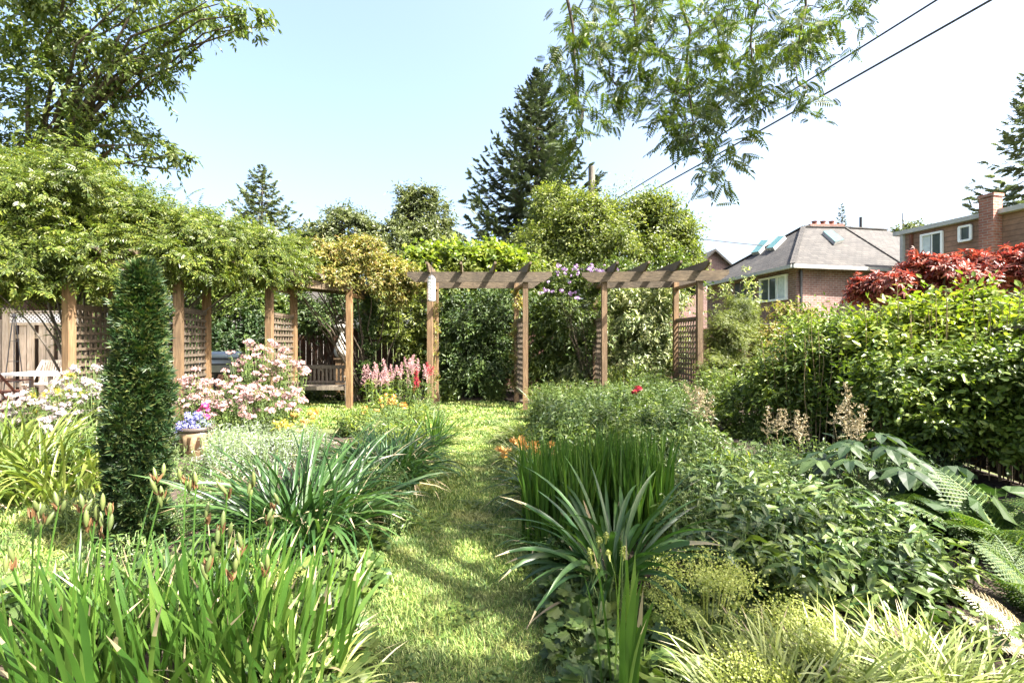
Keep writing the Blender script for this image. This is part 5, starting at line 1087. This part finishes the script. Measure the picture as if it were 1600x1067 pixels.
leafy_plant('astilbe_plant', 'small dry plumes in the shade left of the arching shrub', 'astilbe', P_(1220, 4.7), .2, .48, 7, 5, .1, 'dark', 284, flowers=(7, H_dry), stem='drystem')
groundleaf('hosta_plant', 'broad dark rounded leaves in shade by the right fence', P_(1540, 3.0), .34, .40, 44, .19, 'deep', 285, 5, .05, 'hosta')
# ferns
def fern(label, pos, n, L, seed, mat='fern', tilt=(.35,1.0), phi=None, sub=7):
    rg = np.random.default_rng(seed); t = thing('fern', label, 'fern', (*pos, 0)); a = np.arange(n)*2*PI/n+rg.normal(size=n)*.25 if phi is None else phi+rg.normal(size=n)*.5
    tl = rg.uniform(*tilt, n); A = np.stack([np.cos(a)*np.sin(tl), np.sin(a)*np.sin(tl), np.cos(tl)], 1); N = np.stack([-np.cos(a)*np.cos(tl), -np.sin(a)*np.cos(tl), np.sin(tl)], 1)
    P = np.array([*pos,.02])+rg.normal(size=(n,3))*[.02,.02,0]; tp = t_fern(20, .55, sub)
    for i in range(n): mb = MB(); scatter(mb, tp, P[i:i+1], A[i:i+1], N[i:i+1], L*rg.uniform(.8,1.15)); mb.build('frond', M[mat], t)
    return t
fern('bright green fern at the right edge with a long frond toward the fence', (2.85, 2.75), 12, .62, 290)
fern('green fern below the bright fern at the right edge', (2.42, 2.2), 11, .44, 291)
fern('shaded fern fronds among the broad dark leaves', (2.55, 3.15), 11, .5, 292, 'dark')
fern('dry tan fern frond at the right edge above the bottom corner', (2.12, 1.92), 5, .34, 293, 'dry', (.7,1.2), phi=2.6)
# alchemilla froth
froth('alchemilla_plant', 'big frothy yellow green flower mound at bottom centre right', P_(1105, 2.0), .24, .40, 5200, 300)
froth('alchemilla_plant', 'smaller frothy flower mound touching the pale striped grass', P_(1240, 1.85), .15, .30, 2400, 302)
froth('alchemilla_plant', 'low frothy clump at the bottom edge right of the path', P_(1160, 1.62), .16, .24, 1700, 304)
# pale striped grass along the bottom right
for i, (px, d, lb) in enumerate([(1210,1.55,'leftmost tuft of pale striped grass along the bottom edge'), (1310,1.62,'second tuft of pale striped grass from the left along the bottom edge'), (1410,1.66,'third tuft of pale striped grass from the left along the bottom edge'), (1500,1.62,'rightmost tuft of pale striped grass along the bottom edge')]):
    strap_plant('hakone_grass', lb, 'ornamental grass', P_(px, d), 460, .17, (.22,.40), (.005,.009), 'hakone', 310+i, (.15,.9), (.6,1.7), 7, .1, phi=None)
strap_plant('iris_plant', 'few upright iris blades at the bottom edge right of the path', 'iris', P_(968, 1.62), 14, .05, (.45,.62), (.018,.028), 'iris', 320, (0,.25), (0,.35), 7, .12, upright=True, pw=2.4)
strap_plant('daylily_plant', 'thin arching daylily between the pointed leaf mass and the froth', 'daylily', P_(1235, 2.15), 26, .05, (.35,.55), (.010,.016), 'strap', 321, (.1,.8), (.6,1.8), 8, .3)
G4 = 'lobed leaf plants at the bottom right of the path'
for i, (px, d, r_) in enumerate([(905,2.35,.17),(932,1.95,.19),(985,2.15,.2),(885,2.75,.13),(1000,1.75,.22),(1060,1.6,.2),(925,1.60,.16),(1090,2.25,.2)]):
    groundleaf('heuchera_plant', 'scalloped leaf clump '+('under the strappy daylily tips','left of the upright blades at the path','between the strappy daylily and yellow froth','furthest back at the right path edge','left of the big yellow froth','below the big yellow froth at bottom edge','at the bottom edge by the upright blades','under the big yellow froth')[i], P_(px, d), r_, .17, 170, .08, ('bluegreen','dark','mid')[i % 3], 330+i, group=G4)
leafy_plant('heuchera_stalks', 'thin stalks with small green seed heads right of the path', 'perennial', P_(948, 2.2), .09, .42, 9, 3, .03, 'mid', 345, flowers=(9, [head('s', 'alchem', 22, .013, .011, 48, 1.4)]), tpl=RH)
groundleaf('ground_plant', 'small leaved ground plant in the bottom right corner', P_(1560, 1.95), .26, .16, 260, .045, 'mid', 350, 5, .3)
groundleaf('ground_plant', 'shaded ground plant below the arching shrub', P_(1250, 4.0), .5, .30, 300, .07, 'dark', 351, 5, .3)
groundleaf('ground_plant', 'low dark plants between the lattice panel and dry plumes', P_(1160, 4.6), .5, .34, 360, .06, 'dark', 352, 5, .3)
for px, d, lb, m_ in ((1185,4.2,'shaded bushy plant behind the light green leafy clump','dark'), (1265,4.4,'shaded bushy plant between the two stands of dry plumes','mid'), (1335,4.3,'shaded bushy plant behind the tallest dry plume','dark'), (1400,3.9,'dark bushy plant behind the rodgersia','deep'), (1440,4.5,'dark bushy plant under the glossy shrub','deep')):
    leafy_plant('shade_plant', lb, 'perennial', P_(px, d), .36, .42, 70, 12, .07, m_, int(px), z0=.1)
for px, d, lb, m_ in ((288,4.3,'low leafy filler plant in front of the glazed pot','bluegreen'), (120,3.35,'low leafy plant left of the evergreen beside the lawn','mid'), (330,3.7,'low leafy filler plant right of the evergreen column','mid'), (300,3.2,'leafy plant at the right foot of the evergreen column','dark'), (175,2.55,'leafy plant in front of the evergreen column','bluegreen'), (250,4.9,'leafy plant left of the glazed pot behind the evergreen','dark')):
    leafy_plant('filler_plant', lb, 'perennial', P_(px, d), .27, .26, 60, 9, .06, m_, int(px), z0=.08)
for px, d, r_, h_, m_, lb in ((1500,4.75,.55,1.98,'lime','upright lime green leafy canes poking above the bright shrub at far right'), (1400,5.3,.5,1.88,'lime','upright leafy canes between the arching shrub and the red maple'), (1270,5.9,.6,1.66,'sunmid','loose upright shoots rising out of the arching shrub'), (1590,4.3,.3,1.75,'lime','leafy canes at the right edge of the photo below the red maple')):
    leafy_plant('leafy_canes', lb, 'shrub', P_(px, d), r_, h_, 22, 20, .095, m_, int(px), stem='drystem', z0=.35)
for px, d, r_, h_, m_, lb in ((1015,9.9,.5,1.0,'sunmid','tall fresh green perennial behind the right pergola front post'), (960,9.7,.4,.8,'lime','bright leafy perennial at the foot of the right pergola left post'), (890,9.9,.45,.62,'yellow','yellow green leafy perennial between the two open pergolas'), (1125,8.2,.45,.95,'sunmid','leafy perennial just right of the lattice panel post'), (772,10.6,.35,.5,'mid','low leafy plant at the right foot of the dark shrub'), (700,10.5,.3,.4,'mid','low leafy plant at the left foot of the dark shrub')):
    leafy_plant('perennial_plant', lb, 'perennial', P_(px, d), r_, h_, 60, 14, .09, m_, int(px), z0=.1)
leafy_plant('grassy_plant', 'grey arching stems in front of the shaded shrub', 'perennial', P_(1190, 4.1), .3, .5, 12, 5, .14, 'bluegreen', 353, tpl=t_lance(.1,.02,.5))
# small leaf litter on the soil
mb = MB(); n = 3500; s = rng.random(n) < .5; x = np.where(s, rng.uniform(-2.6,-.9,n), rng.uniform(.3,3.9,n)); y = rng.uniform(1.2,6,n)
scatter(mb, RH, np.stack([x,y,np.full(n,.06)],1), rdir(rng,n)*[1,1,.2], np.array([0,0,1.])+rng.normal(size=(n,3))*.3, rng.uniform(.02,.05,n)); struct(mb.build('leaf_litter', M['dry']), 'stuff')
